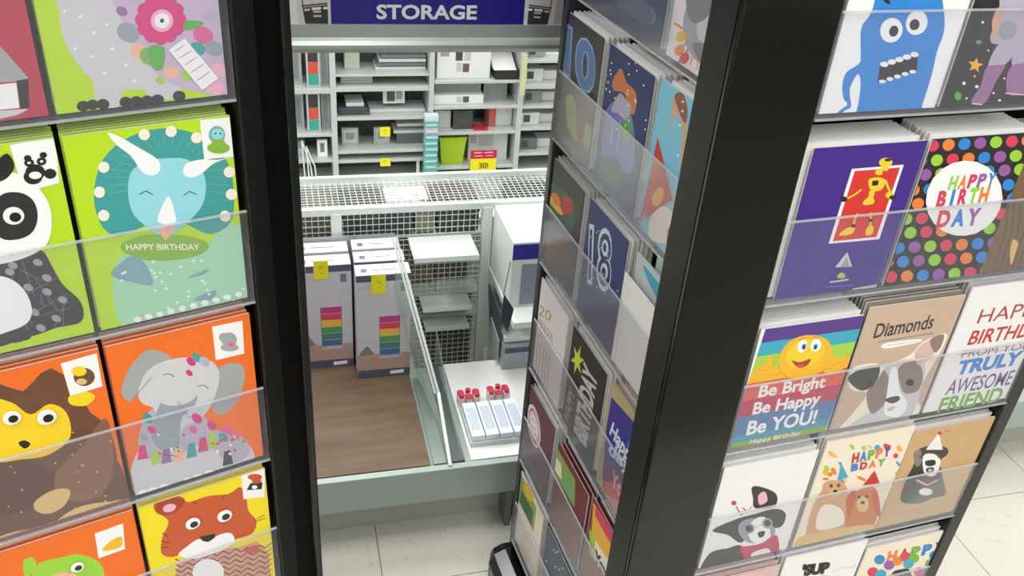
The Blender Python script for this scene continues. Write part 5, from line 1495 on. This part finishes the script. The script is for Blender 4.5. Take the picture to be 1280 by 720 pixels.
gl2 = [(1.30, .176), (1.42, .205), (1.60, .27), (1.60, .176)]
m = MB(); m.prism_x(gl2, .3055, .3085); G.part('glass_divider', m, glass_sheet())
m = MB(); m.box(.287, .312, 1.284, 1.60, .170, .1775); G.part('divider_channel', m, pmat('59605e', .4, .3, name='dark_channel'))
m = MB(); m.box(-.28, .232, 1.7235, 1.7265, .16, .452); G.part('back_rail', m, clear_plastic('back_rail_plastic', .4, .2))
m = MB(); m.box(.325, .95, 1.284, 1.60, .1705, .1765); G.part('white_liner', m, pmat('paper', .6))
# STORAGE sign
S_ = Thing('storage_sign', (.22, 1.268, 1.040), 'blue header sign lettered STORAGE between two photo panels of black wire baskets', 'sign')
m = MB(); m.box(-.19, .82, 1.266, 1.272, 1.040, 1.30); S_.part('sign_board', m, pmat('e8e6e8', .4))
m = MB(); m.box(.0805, .3562, 1.2645, 1.266, 1.0405, 1.285); S_.part('blue_panel', m, pmat('signblue', .35))
ink = printing([['t', 'white', ['STORAGE', 143, 8.0, 143.0, 0, 0, 19.5, .03, 0]]], 500, 260); o = S_.part('lettering', ink, None, local=True); o.location = (0 - .22 , 1.2644 - 1.268, 1.040 - 1.040)
def basket_print(x0, x1, flip):
    sh = [['p', 'b9aeb2', [0, 0, 200, 0, 200, 240, 0, 240]]]
    W_ = (x1 - x0) * 1000
    def X(u): return (W_ - u) if flip else u
    def q(col, p): sh.append(['p', col, [w2 for a, b in p for w2 in (X(a), b)]])
    e = W_
    q('d8d4d6', [(e - 40, 0), (e, 0), (e, 120), (e - 46, 120)])
    q('dark2', [(e - 31, 0), (e, 0), (e, 26), (e - 34, 22)])
    for z in (9, 15): q('greyl', [(e - 19, z), (e - 9, z + .6), (e - 9, z + 3.2), (e - 20, z + 2.6)])
    q('white', [(e - 21, 18.5), (e - 9, 19.6), (e - 9, 23), (e - 22, 22)]); q('white', [(e - 6, 19.8), (e, 20), (e, 23.4), (e - 6, 23)]); q('greyl', [(e - 31.5, 17), (e - 24, 18), (e - 24, 21), (e - 32, 20)])
    q('dark2', [(e - 37, 60), (e - 35.5, 60), (e - 32, 22), (e - 33.5, 22)])
    q('dark2', [(e - 35, 23), (e, 27), (e, 29), (e - 35, 25)])
    return printing(sh, W_, 245)
for x0, x1, fl in ((-.185, .0765, False), (.3625, .60, True)):
    o = S_.part('photo_panel', basket_print(x0, x1, fl), None, local=True); o.location = (x0 - .22, 1.2658 - 1.268, 0)

# ------------------------------------------------------------------ drawer tower boxes
def drawer_box(x0, x1, y0, z0, hgt, dep, label, group=None, face=True):
    t = Thing('storage_box', ((x0 + x1) / 2, y0 + dep / 2, z0), label, 'boxed storage cart', group)
    m = MB(); m.box(x0, x1, y0, y0 + dep, z0, z0 + hgt); t.part('carton', m, pmat('boxgrey', .4), .0008)
    W_, H_ = (x1 - x0) * 1000, hgt * 1000
    sh = [['p', 'boxband', [0, H_ - 16, W_, H_ - 16, W_, H_, 0, H_]], ['p', 'cbc9d4', [0, 60, W_, 60, W_, H_ - 16, 0, H_ - 16]], ['p', 'boxfloor', [0, 20, W_, 20, W_, 62, 0, 62]], ['p', 'boxband', [0, 0, W_, 0, W_, 20, 0, 20]],
          ['p', 'white', [W_ * .62, 5, W_ * .88, 6, W_ * .88, 15, W_ * .62, 14]],
          ['l', 'greyd', [.7, 8, H_ - 26, W_ * .36, H_ - 26]], ['l', 'greyd', [.7, 8, H_ - 32, W_ * .33, H_ - 32]],
          ['p', 'greyd', [W_ * .80, H_ - 42, W_ * .91, H_ - 42, W_ * .91, H_ - 22, W_ * .80, H_ - 22]],
          ['s', '7f8a78', [4, 62, 14, 78, 22, 84, 30, 72, 34, 62]]]
    a, b = W_ * .42, W_ * .80; z = 58
    sh.append(['p', 'greyl', [a - 2, z - 8, b + 2, z - 8, b + 2, z + 106, a - 2, z + 106]])
    for k, cl in enumerate(('rbblu', '4a8480', 'rbgrn', 'rbyel', 'rbred', 'rbmag')):
        sh.append(['p', cl, [a, z + k * 17, b, z + k * 17, b, z + k * 17 + 16, a, z + k * 17 + 16]])
    sh += [['l', 'greyd', [1.2, a, z - 8, a, z + 104]], ['l', 'greyd', [1.2, b, z - 8, b, z + 104]], ['l', 'greyd', [1.4, a, z - 3, b, z - 3]]]
    if face:
        o = t.part('printed_front', printing(sh, W_, H_), None, local=True); o.location = (x0 - (x0 + x1) / 2, -dep / 2, 0)
    m = MB(); m.box(x0 + .001, x1 - .001, y0 + .002, y0 + dep - .004, z0 + hgt, z0 + hgt + .0006); t.part('top_label', m, pmat('white', .4))
    m = MB(); m.box(x0 + .012, x0 + .024, y0 + .012, y0 + .026, z0 + hgt + .0006, z0 + hgt + .0009); m.box(x0 + .035, x1 - .03, y0 + .018, y0 + .021, z0 + hgt + .0006, z0 + hgt + .0009); t.part('top_print', m, pmat('greyd', .4))
    return t
ZD = .1762
drawer_box(.132, .2455, 1.577, ZD, .262, .046, 'front boxed rainbow drawer cart on the brown deck beside the glass divider', )
for k in (1, 2): drawer_box(.1335, .2395 - .0055 * (k - 1), 1.577 + .048 * k, ZD, .262 + .004 * k, .046, 'boxed drawer cart showing only its white top, %s behind the front cart box' % NTH[k - 1], 'cart boxes queued behind the front right box', k == 1)
drawer_box(.012, .127, 1.627, ZD, .262, .046, 'boxed rainbow drawer cart on the left, close to the black rack')
drawer_box(.012, .126, 1.676, ZD, .266, .046, 'boxed drawer cart hidden behind the left cart box', None, False)
def price_tag(x, y, z, label, w_=.030, h_=.044):
    t = Thing('price_tag', (x, y, z), label, 'price tag')
    m = MB(); m.box(x - w_ / 2, x + w_ / 2, y - .0008, y, z, z + h_); t.part('tag_paper', m, pmat('tagyellow', .5))
    ww, hh = w_ * 1000, h_ * 1000
    o = t.part('print', printing([['l', 'olive', [1.6, ww * .3, hh * .62, ww * .72, hh * .64]], ['l', 'olive', [1.2, ww * .36, hh * .74, ww * .62, hh * .75]], ['l', 'olive', [1.8, ww * .42, hh * .34, ww * .6, hh * .36]]], ww, hh), None, local=True); o.location = (-w_ / 2, -.0009, 0)
price_tag(.178, 1.5765, .393, 'yellow price tag on the front right cart box')
price_tag(.065, 1.6265, .406, 'yellow price tag on the left cart box')

# ------------------------------------------------------------------ white boxes on the lined deck
t = Thing('tray_of_boxes', (.385, 1.375, ZD), 'flat white tray under rows of pale printed packets on the lined deck', 'tray')
m = MB(); m.box(.330, .452, 1.318, 1.432, ZD + .0005, ZD + .012); t.part('tray', m, pmat('c9ccd2', .5), .001)
for k in range(4):
    x = .333 + k * .0295
    p = Thing('small_packet', (x + .013, 1.375, ZD + .012), 'pale blue printed packet, %s from the left in the white tray' % NTH[k], 'packet', 'packets in the white tray')
    m = MB(); m.box(x, x + .0272, 1.322, 1.428, ZD + .0125, ZD + .026); p.part('carton', m, pmat('e3e8ef', .45), .001)
    m = MB(); m.box(x + .004, x + .023, 1.34, 1.41, ZD + .026, ZD + .0263); p.part('printed_panel', m, pmat('c3cede', .45, noise=.25, scale=160, name='speckled_print'))
rnd = random.Random(5)
for g_, gx in enumerate((.336, .402)):
    for k in range(6):
        x = gx + .0165 * (k % 3) + rnd.uniform(-.0006, .0006); y = 1.446 + .0165 * (k // 3) + .004 * g_
        p = Thing('lidded_pot', (x, y, ZD), 'tiny white pot with a red lid in the %s cluster behind the packets' % ('left', 'right')[g_], 'pot', 'red lidded pots, %s cluster' % ('left', 'right')[g_])
        r_ = .0074
        m = MB(); m.tube((x, y, ZD + .0005), (x, y, ZD + .026), r_, 10); p.part('jar', m, pmat('f0dede', .3))
        m = MB(); m.tube((x, y, ZD + .026), (x, y, ZD + .034 - .006 * (k % 2)), r_ * (1.05 if k % 2 else .75), 10); p.part('lid', m, pmat('d2344a', .35))

# ------------------------------------------------------------------ wire mesh unit behind the gondola
N = Thing('wire_mesh_stand', (.27, 1.81, 0), 'white steel stand with wire mesh front and mesh top behind the cart boxes', 'display stand')
Y0, Y1 = 1.745, 1.888
m = MB()
for x in (.107, .441, -.25):
    m = MB(); m.box(x - .011, x + .011, Y0 - .012, Y0 + .01, .0, .50); N.part('upright', m, white_steel, .001)
m = MB(); m.box(-.26, .62, Y0 - .010, Y0 + .004, .496, .512); N.part('front_rim', m, white_steel, .001)
m = MB(); m.box(-.26, 1.2, Y1, Y1 + .012, .496, .514); N.part('back_rim', m, white_steel, .001)
def mesh_y(x0, x1, y, z0, z1, st=.0135, th=.0007):
    m = MB(); n = max(1, round((x1 - x0) / st)); k = max(1, round((z1 - z0) / st))
    for i in range(n + 1): x = x0 + (x1 - x0) * i / n; m.box(x - th, x + th, y - th, y + th, z0, z1)
    for j in range(k + 1): z = z0 + (z1 - z0) * j / k; m.box(x0, x1, y - 3 * th, y - th, z - th, z + th)
    return m
def mesh_z(x0, x1, y0, y1, z, st=.0135, th=.0007):
    m = MB(); n = round((x1 - x0) / st); k = round((y1 - y0) / st)
    for i in range(n + 1): x = x0 + (x1 - x0) * i / n; m.box(x - th, x + th, y0, y1, z - th, z + th)
    for j in range(k + 1): y = y0 + (y1 - y0) * j / k; m.box(x0, x1, y - th, y + th, z + th, z + 3 * th)
    return m
wire = pmat('eef2ee', .35, name='white_wire')
N.part('top_mesh', mesh_z(-.25, .62, Y0, Y1, .5005), wire, kind='stuff')
for x0, x1, z0, z1 in ((-.24, .096, .395, .496), (.118, .430, .436, .496), (.118, .430, .278, .424), (.118, .430, .215, .264), (.118, .430, .06, .198)):
    N.part('mesh_front', mesh_y(x0, x1, Y0, z0, z1), wire, kind='stuff')
for x0, x1, y0, z in ((.262, .405, 1.645, .430), (.290, .405, 1.690, .271), (.300, .405, 1.705, .206)):
    m = MB(); m.box(x0, x1, y0, Y0 - .003, z - .004, z + .001); m.box(x0, x1, y0 - .002, y0, z - .010, z + .003); N.part('ledge', m, white_steel, .0006)
for z in (.430, .271, .206):
    m = MB(); m.box(.10, .435, Y0 + .003, Y1 - .004, z - .003, z); N.part('shelf', m, white_steel)
m = MB(); m.box(-.26, .46, Y1 - .004, Y1 + .002, 0, .5); N.part('back_sheet', m, pmat('dfe6e3', .5))
m = MB(); m.box(-.26, 1.2, Y1 + .002, Y1 + .012, 0, .5); N.part('rear_panel', m, white_steel)
m = MB(); m.box(-.24, .60, 1.795, Y1 - .006, .440, .444); N.part('inner_shelf', m, white_steel)
def woven(x0, x1, y0, y1, z0, z1, col, label, group=None):
    t = Thing('woven_box', ((x0 + x1) / 2, (y0 + y1) / 2, z0), label, 'storage basket', group); 
    m = MB(); m.box(x0, x1, y0, y1, z0, z1); t.part('body', m, pmat(col, .8, noise=.35, scale=120, name='woven_' + col), .002)
    m = MB(); e = .0015; m.box(x0 - e, x1 + e, y0 - e, y1 + e, z1 - .006, z1 + .001); t.part('lid', m, pmat(col, .75, noise=.35, scale=120, name='woven_' + col))
woven(.124, .212, 1.80, 1.878, .4445, .488, 'woven', 'dark grey woven box under the mesh top, behind the left cart box')
woven(.30, .318, 1.81, 1.88, .4445, .488, 'cream', 'narrow cream box under the mesh top between two dark boxes')
woven(.334, .428, 1.80, 1.878, .4445, .490, 'cocoa', 'brown woven box under the mesh top left of the white display')
woven(.03, .098, 1.80, 1.885, .4445, .488, '6f6a60', 'grey-green woven box under the mesh top, farthest left')
woven(.51, .61, 1.79, 1.88, .4445, .488, 'blackbox', 'black woven box under the mesh top at the right end')
m = MB(); m.box(.222, .296, 1.80, 1.878, .4445, .492); tag(m.build('folded_liner', pmat('paper', .7), None, .004), 'folded white liner lying under the mesh top', 'liner').rotation_euler = (0, 0, AG)
woven(.125, .275, 1.754, 1.788, .4345, .488, '55575a', 'charcoal fabric box behind the upper mesh front')
woven(.28, .325, 1.754, 1.788, .4345, .488, '98947c', 'speckled olive fabric box behind the upper mesh front')
woven(.33, .425, 1.754, 1.788, .4345, .488, '4e4b45', 'dark brown fabric box behind the upper mesh front')
woven(.03, .095, 1.754, 1.788, .4345, .488, '6d6a58', 'olive brown fabric box behind the far left mesh front')
woven(.25, .33, 1.80, 1.88, .273, .40, '94806a', 'tan woven basket on the middle mesh shelf')
woven(.337, .42, 1.81, 1.88, .273, .41, '6e6357', 'grey brown woven basket on the middle mesh shelf')
woven(.30, .425, 1.775, 1.86, .2075, .258, '7d6f62', 'brown patterned low basket on the lower mesh shelf')
woven(.31, .425, 1.765, 1.86, .02, .19, '6a6157', 'brown patterned tall basket at the foot of the mesh stand')

# ------------------------------------------------------------------ white display right of the mesh
D = Thing('white_display', (.62, 1.65, 0), 'white display unit with blue label right of the mesh stand', 'display unit')
m = MB(); m.box(.455, .95, 1.56, 1.735, .345, .505); D.part('upper_box', m, white_steel, .002)
m = MB(); m.box(.452, .95, 1.50, 1.735, .330, .345); D.part('ledge', m, white_steel, .001)
m = MB(); m.box(.462, .95, 1.62, 1.735, .02, .330); D.part('lower_panel', m, pmat('d5ddd9', .45), .001)
m = MB(); m.box(.455, .95, 1.57, 1.64, .245, .258); D.part('shelf', m, white_steel, .001)
m = MB(); m.box(.4555, .53, 1.5592, 1.56, .464, .500); D.part('blue_label', m, pmat('352f9c', .4))
m = MB(); m.box(.478, .53, 1.5592, 1.56, .425, .452); m.box(.478, .53, 1.558, 1.5592, .352, .425); D.part('picture_label', m, pmat('8f93a8', .5))
m = MB(); m.prism_x([(1.715, .312), (1.585, .312), (1.578, .245), (1.672, .212)], .447, .4505); D.part('side_sign', m, pmat('4a4e58', .5), label='dark grey sign panel')
m = MB(); m.prism_x([(1.66, .255), (1.578, .243), (1.578, .19), (1.655, .18)], .4445, .447); D.part('side_sign', m, pmat('a9adb0', .5), label='pale grey sign panel')
m = MB(); m.prism_y([(.4145, .447), (.4375, .409), (.4285, .352), (.4125, .384)], 1.458, 1.461); m.tube((.414, 1.4595, .446), (.452, 1.56, .46), .0012, 6); D.part('hanging_sign', m, pmat('3c414c', .5), label='dark hanging sign board')
b = Thing('grey_carton', (.49, 1.61, ZD), 'grey carton with a dark label standing under the white display', 'box')
m = MB(); m.box(.452, .56, 1.56, 1.62, ZD, .242); b.part('carton', m, pmat('a6a9b4', .5), .001)
m = MB(); m.box(.456, .55, 1.5595, 1.56, .222, .236); b.part('label_strip', m, pmat('4c5068', .5))

# ------------------------------------------------------------------ photo frame shelving
V = 2.75
sh_m = pmat('c3c8c6', .4, name='shelf_white'); back_m = pmat('585a5b', .6, name='pegboard_grey')
Q = Thing('frame_shelving', (.5, 2.83, 0), 'tall white shelving of photo frames across the far aisle', 'shelving')
m = MB(); m.box(-.6, 1.9, 2.88, 2.91, 0, 1.6); Q.part('back_panel', m, back_m)
for x in (-.25, .174, .786, 1.2): m = MB(); m.box(x - .009, x + .009, V, 2.88, .0, 1.6); Q.part('upright', m, sh_m, .001)
m = MB(); m.box(.478, .494, V, 2.88, .0, 1.6); Q.part('upright', m, sh_m, .001)
m = MB(); m.box(-.6, 1.9, V + .02, 2.88, 0, .09); Q.part('plinth', m, sh_m)
SHELVES = [(-.24, .165, (.605, .415, .265, .175)), (.183, .477, (.605, .459, .420, .318, .203, .170)), (.495, .777, (.62, .436, .349, .259, .134)), (.795, 1.19, (.502, .42, .346, .268, .176, .11)), (1.21, 1.8, (.45, .3, .15))]
for x0, x1, zs in SHELVES:
    for z in zs:
        th = .016 if z in (.420, .415) else (.006 if z == .459 else .010)
        m = MB(); m.box(x0, x1, V, 2.88, z - th, z); Q.part('shelf', m, sh_m, .001)
def photo_frame(x0, x1, z0, z1, y, col, opens, label, group=None, dep=.012, mat_col='white'):
    t = Thing('photo_frame', ((x0 + x1) / 2, y, z0), label, 'photo frame', group)
    b = .006; m = MB(); m.box(x0, x1, y, y + dep, z0, z0 + b); m.box(x0, x1, y, y + dep, z1 - b, z1); m.box(x0, x0 + b, y, y + dep, z0 + b, z1 - b); m.box(x1 - b, x1, y, y + dep, z0 + b, z1 - b); t.part('frame', m, pmat(col, .4))
    m = MB(); m.box(x0 + b, x1 - b, y + .004, y + dep - .001, z0 + b, z1 - b); t.part('mount', m, pmat(mat_col, .6))
    for (u0, u1, v0, v1, c) in opens:
        W_, H_ = x1 - x0, z1 - z0
        m = MB(); m.box(x0 + u0 * W_, x0 + u1 * W_, y + .0025, y + .004, z0 + v0 * H_, z0 + v1 * H_); t.part('picture', m, pmat(c, .5))
    return t
def carton(x0, x1, y0, y1, z0, z1, col, label, prints=(), cat='box', group=None, name='carton_box'):
    y1 = min(y1, 2.872)
    t = Thing(name, ((x0 + x1) / 2, (y0 + y1) / 2, z0), label, cat, group)
    m = MB(); m.box(x0, x1, y0, y1, z0, z1); t.part('carton', m, pmat(col, .5), .001)
    for (u0, u1, v0, v1, c) in prints:
        m = MB(); m.box(x0 + u0 * (x1 - x0), x0 + u1 * (x1 - x0), y0 - .0006, y0, z0 + v0 * (z1 - z0), z0 + v1 * (z1 - z0)); t.part('print', m, pmat(c, .5))
    return t
tri = lambda: [(.05, .95, .62, .95, 'dark2'), (.05, .95, .32, .61, 'coralbox'), (.05, .95, .04, .31, 'tealbox')]
photo_frame(.095, .137, .4155, .545, 2.765, 'framel', tri(), 'narrow frame of dark, coral and teal squares on the upper left shelf')
photo_frame(.090, .132, .2655, .398, 2.765, 'framel', tri(), 'narrow frame of dark, coral and teal squares on the second left shelf')
for z, n in ((.4155, 'upper'), (.2655, 'second')):
    photo_frame(.02, .082, z, z + .115, 2.80, 'framel', [(.2, .8, .15, .85, '8a8d90')], 'plain grey frame at the left end of the %s left shelf' % n, mat_col='a4a7aa')
    photo_frame(.137, .164, z, z + .12, 2.80, 'framel', [(.2, .8, .15, .85, 'a9acb0')], 'narrow grey frame by the upright on the %s left shelf' % n, mat_col='b4b7ba')
photo_frame(.118, .150, .1755, .235, 2.77, 'white', [(.3, .7, .3, .8, 'greyd')], 'small white frame on the third left shelf')
carton(.03, .075, 2.80, 2.86, .1755, .195, 'greyl', 'low pale carton on the third left shelf'); carton(.03, .08, 2.80, 2.86, .205 - .0095, .222, 'greyb', 'low grey carton on top of the pale carton')
t = Thing('wire_rack', (.085, 2.74, .09), 'white bent wire frame in front of the left shelves', 'wire rack')
m = MB()
for x, dz in ((.075, .0), (.088, -.02)):
    m.tube((x, 2.735, .05), (x - .006, 2.735, .25 + dz), .0022, 6); m.tube((x + .026, 2.735, .05), (x + .018, 2.735, .16), .0022, 6); m.tube((x - .006, 2.735, .25 + dz), (x + .018, 2.735, .16), .0022, 6)
t.part('wire_frame', m, white_steel)
# middle bay
photo_frame(.20, .30, .4205 + .001, .448, 2.78, 'framel', [], 'flat pale green frame lying under the top middle shelf', mat_col='c4d4c4')
carton(.215, .262, 2.80, 2.88, .4595, .56, 'b9c8b6', 'pale green carton on the top middle shelf')
for k in range(4): carton(.31 + .006 * k, .472, 2.79, 2.95, .4595 + .013 * k, .4695 + .013 * k, '77797c' if k % 2 else 'd4d6d8', 'flat boxed frame, %s from the bottom of the pile on the top middle shelf' % NTH[k], (), 'box', 'flat boxed frames on the top middle shelf', 'frame_box')
photo_frame(.336, .406, .345, .404, 2.80, 'white', [(.18, .55, .12, .88, '55585c'), (.62, .88, .2, .8, 'a3a6aa')], 'white frame with two picture openings on the second middle shelf')
for k in range(2): carton(.19, .288 - .006 * k, 2.77, 2.90, .3185 + .0125 * k, .3305 + .0125 * k, '4a4d50', 'flat dark frame box, %s from the bottom on the second middle shelf' % NTH[k], (), 'box', 'flat dark boxes on the second middle shelf', 'frame_box')
carton(.215, .272, 2.78, 2.86, .344, .356, 'e9e9ea', 'small white tray on top of the dark frame pile')
carton(.29, .474, 2.79, 2.98, .3185, .329, 'dfe1e3', 'long white frame box lying on the second middle shelf', (), 'box', None, 'frame_box')
photo_frame(.200, .254, .2035, .262, 2.80, 'framel', [(.25, .75, .3, .7, '9a9da2')], 'pale grey frame at the left of the third middle shelf', mat_col='d5d7d9')
photo_frame(.305, .357, .2035, .262, 2.80, 'framel', [(.3, .7, .3, .7, '8d9094')], 'pale grey frame with yellow tag on the third middle shelf', mat_col='c9cbcd')
for k in range(2): carton(.37 + .012 * k, .474, 2.80, 2.98, .2635 - .024 * (1 - k), .2735 - .024 * (1 - k) , 'e4e6e8', 'white frame box lying at the right of the third middle shelf, %s' % ('lower one', 'upper one')[k], (), 'box', 'white boxes on the third middle shelf', 'frame_box')
carton(.38, .474, 2.80, 2.98, .2035, .2395, '6a6d70', 'grey box under the white frame boxes of the third middle shelf')
price_tag(.3355, 2.7485, .252, 'small yellow tag hanging above the third middle shelf', .034, .032)
price_tag(.336, 2.7485, .146, 'small yellow tag on the lowest middle shelf edge', .034, .028)
carton(.443, .453, 2.76, 2.77, .09, .165, 'e6e8ea', 'slim white post standing on the plinth', (), 'post', None, 'slim_post')
for k in range(11):
    carton(.460 + .001 * (k % 3), .505 + .0015 * (k % 2), 2.715, 2.745, .10 + .0212 * k, .120 + .0212 * k, 'tealst' if k not in (8, 10) else ('cdbcc8' if k == 8 else 'd5e0e6'), 'small teal box, %s from the bottom of the tall stack by the centre upright' % NTH[k], [(.1, .9, .35, .6, 'd3e6e6')], 'box', 'teal boxes in the tall stack', 'teal_box')
# right bay
carton(.505, .680, 2.77, 2.84, .4365, .555, 'e8e9ea', 'large white frame box with small pictures on the top right shelf', [(.06, .22, .62, .9, '9a9da0'), (.34, .47, .5, .78, '4a4a4c'), (.5, .62, .5, .78, 'c9c5c2'), (.36, .46, .2, .44, 'c4c4c6'), (.48, .6, .18, .42, '6b5d58')])
t = Thing('open_tray', (.735, 2.80, .4365), 'black and white open tray box beside the frame box', 'box')
m = MB(); m.box(.695, .774, 2.755, 2.80, .4365, .468); t.part('dark_front', m, pmat('blackbox', .5)); m = MB(); m.prism_x([(2.755, .468), (2.80, .468), (2.86, .505), (2.85, .507)], .69, .765); t.part('white_lid', m, pmat('white', .5))
carton(.505, .66, 2.80, 2.92, .381, .420, '9da0a3', 'grey carton behind the long white box'); carton(.486 + .012, .664, 2.77, 2.83, .3495, .3805, 'eaebec', 'long white frame box on the second right shelf', [(.45, .56, .2, .85, 'c9c9cb'), (.58, .7, .2, .85, '5c5a5a')])
photo_frame(.675, .755, .3495, .405, 2.82, 'framel', [(.1, .9, .12, .88, 'a9adb0')], 'silver frame leaning at the right of the second right shelf', mat_col='c3c6c9')
carton(.505, .56, 2.79, 2.85, .2595, .32, 'd4d6d8', 'white carton at the left of the third right shelf')
carton(.566, .632, 2.775, 2.83, .2595, .325, '4b4a4b', 'dark grey carton on the third right shelf')
carton(.684, .712, 2.79, 2.83, .2595, .332, 'd2605c', 'coral red carton on the third right shelf', [(.0, .25, .0, 1., '46413f')])
carton(.716, .774, 2.80, 2.86, .2595, .328, 'dfe1e1', 'pale carton at the right of the third right shelf')
carton(.635, .682, 2.757, 2.80, .2595, .266, 'c8283c', 'flat red packet on the third right shelf')
t = Thing('storage_bin', (.566, 2.80, .1345), 'lime green plastic bin on the lowest right shelf', 'bin')
m = MB(); m.frustum((.036, .03), (.046, .036), .0, .098); t.part('bin_body', m, pmat('binlime', .35), .0, local=True)
m = MB(); m.frustum((.047, .037), (.048, .038), .093, .1); t.part('bin_rim', m, pmat('binlime', .35), .0, local=True)
carton(.625, .762, 2.79, 2.86, .1345, .245, 'd3d6d6', 'pale frame box behind the red and yellow price sign', [(.24, .62, .5, .9, 'b4bcc0'), (.04, .2, .6, .92, 'a9adb0')])
t = Thing('price_sign', (.669, 2.742, .113), 'red over yellow price sign on the lowest right shelf edge', 'sign')
m = MB(); m.box(.624, .714, 2.741, 2.744, .112, .165); t.part('yellow_card', m, pmat('tagyellow', .45)); m = MB(); m.box(.624, .714, 2.7405, 2.744, .165, .194); t.part('red_card', m, pmat('tagred', .45))
o = t.part('print', printing([['l', 'pinkl', [4.2, 11, 74, 38, 74]], ['l', 'pinkl', [4.2, 46, 74, 78, 74]], ['l', 'pinkl', [3.2, 12, 62, 42, 62]], ['l', 'pinkl', [3.2, 52, 62, 76, 62]],
     ['l', '4a4408', [3, 30, 34, 40, 34, 40, 26, 32, 26, 40, 26, 40, 18, 30, 18]], ['l', '4a4408', [3, 46, 34, 54, 34, 54, 18, 46, 18, 46, 34]], ['l', '4a4408', [3, 60, 34, 60, 18]]], 90, 82), None, local=True); o.location = (-.045, -.0018, 0)
t = Thing('leaning_board', (.782, 2.735, .44), 'pale yellow board hanging in front of the right upright', 'sign'); m = MB(); m.box(.772, .79, 2.72, 2.724, .395, .53); t.part('board', m, pmat('cfd0a0', .5), .001)
# far right bay
for z, c, n in ((.5025, '9b9ea1', 'top'), (.4205, 'd9dbdc', 'second'), (.3465, '8f9295', 'third'), (.2685, 'e2e4e5', 'fourth'), (.1765, '6f7276', 'fifth')):
    carton(.80, .865, 2.78, 2.84, z, z + .042, c, 'small frame box on the %s shelf at the far right' % n, [(.15, .5, .2, .8, '4a4d50')])
    carton(.872, .95, 2.80, 2.86, z, z + .03, 'e6e8e8', 'white frame box at the far end of the %s right shelf' % n)
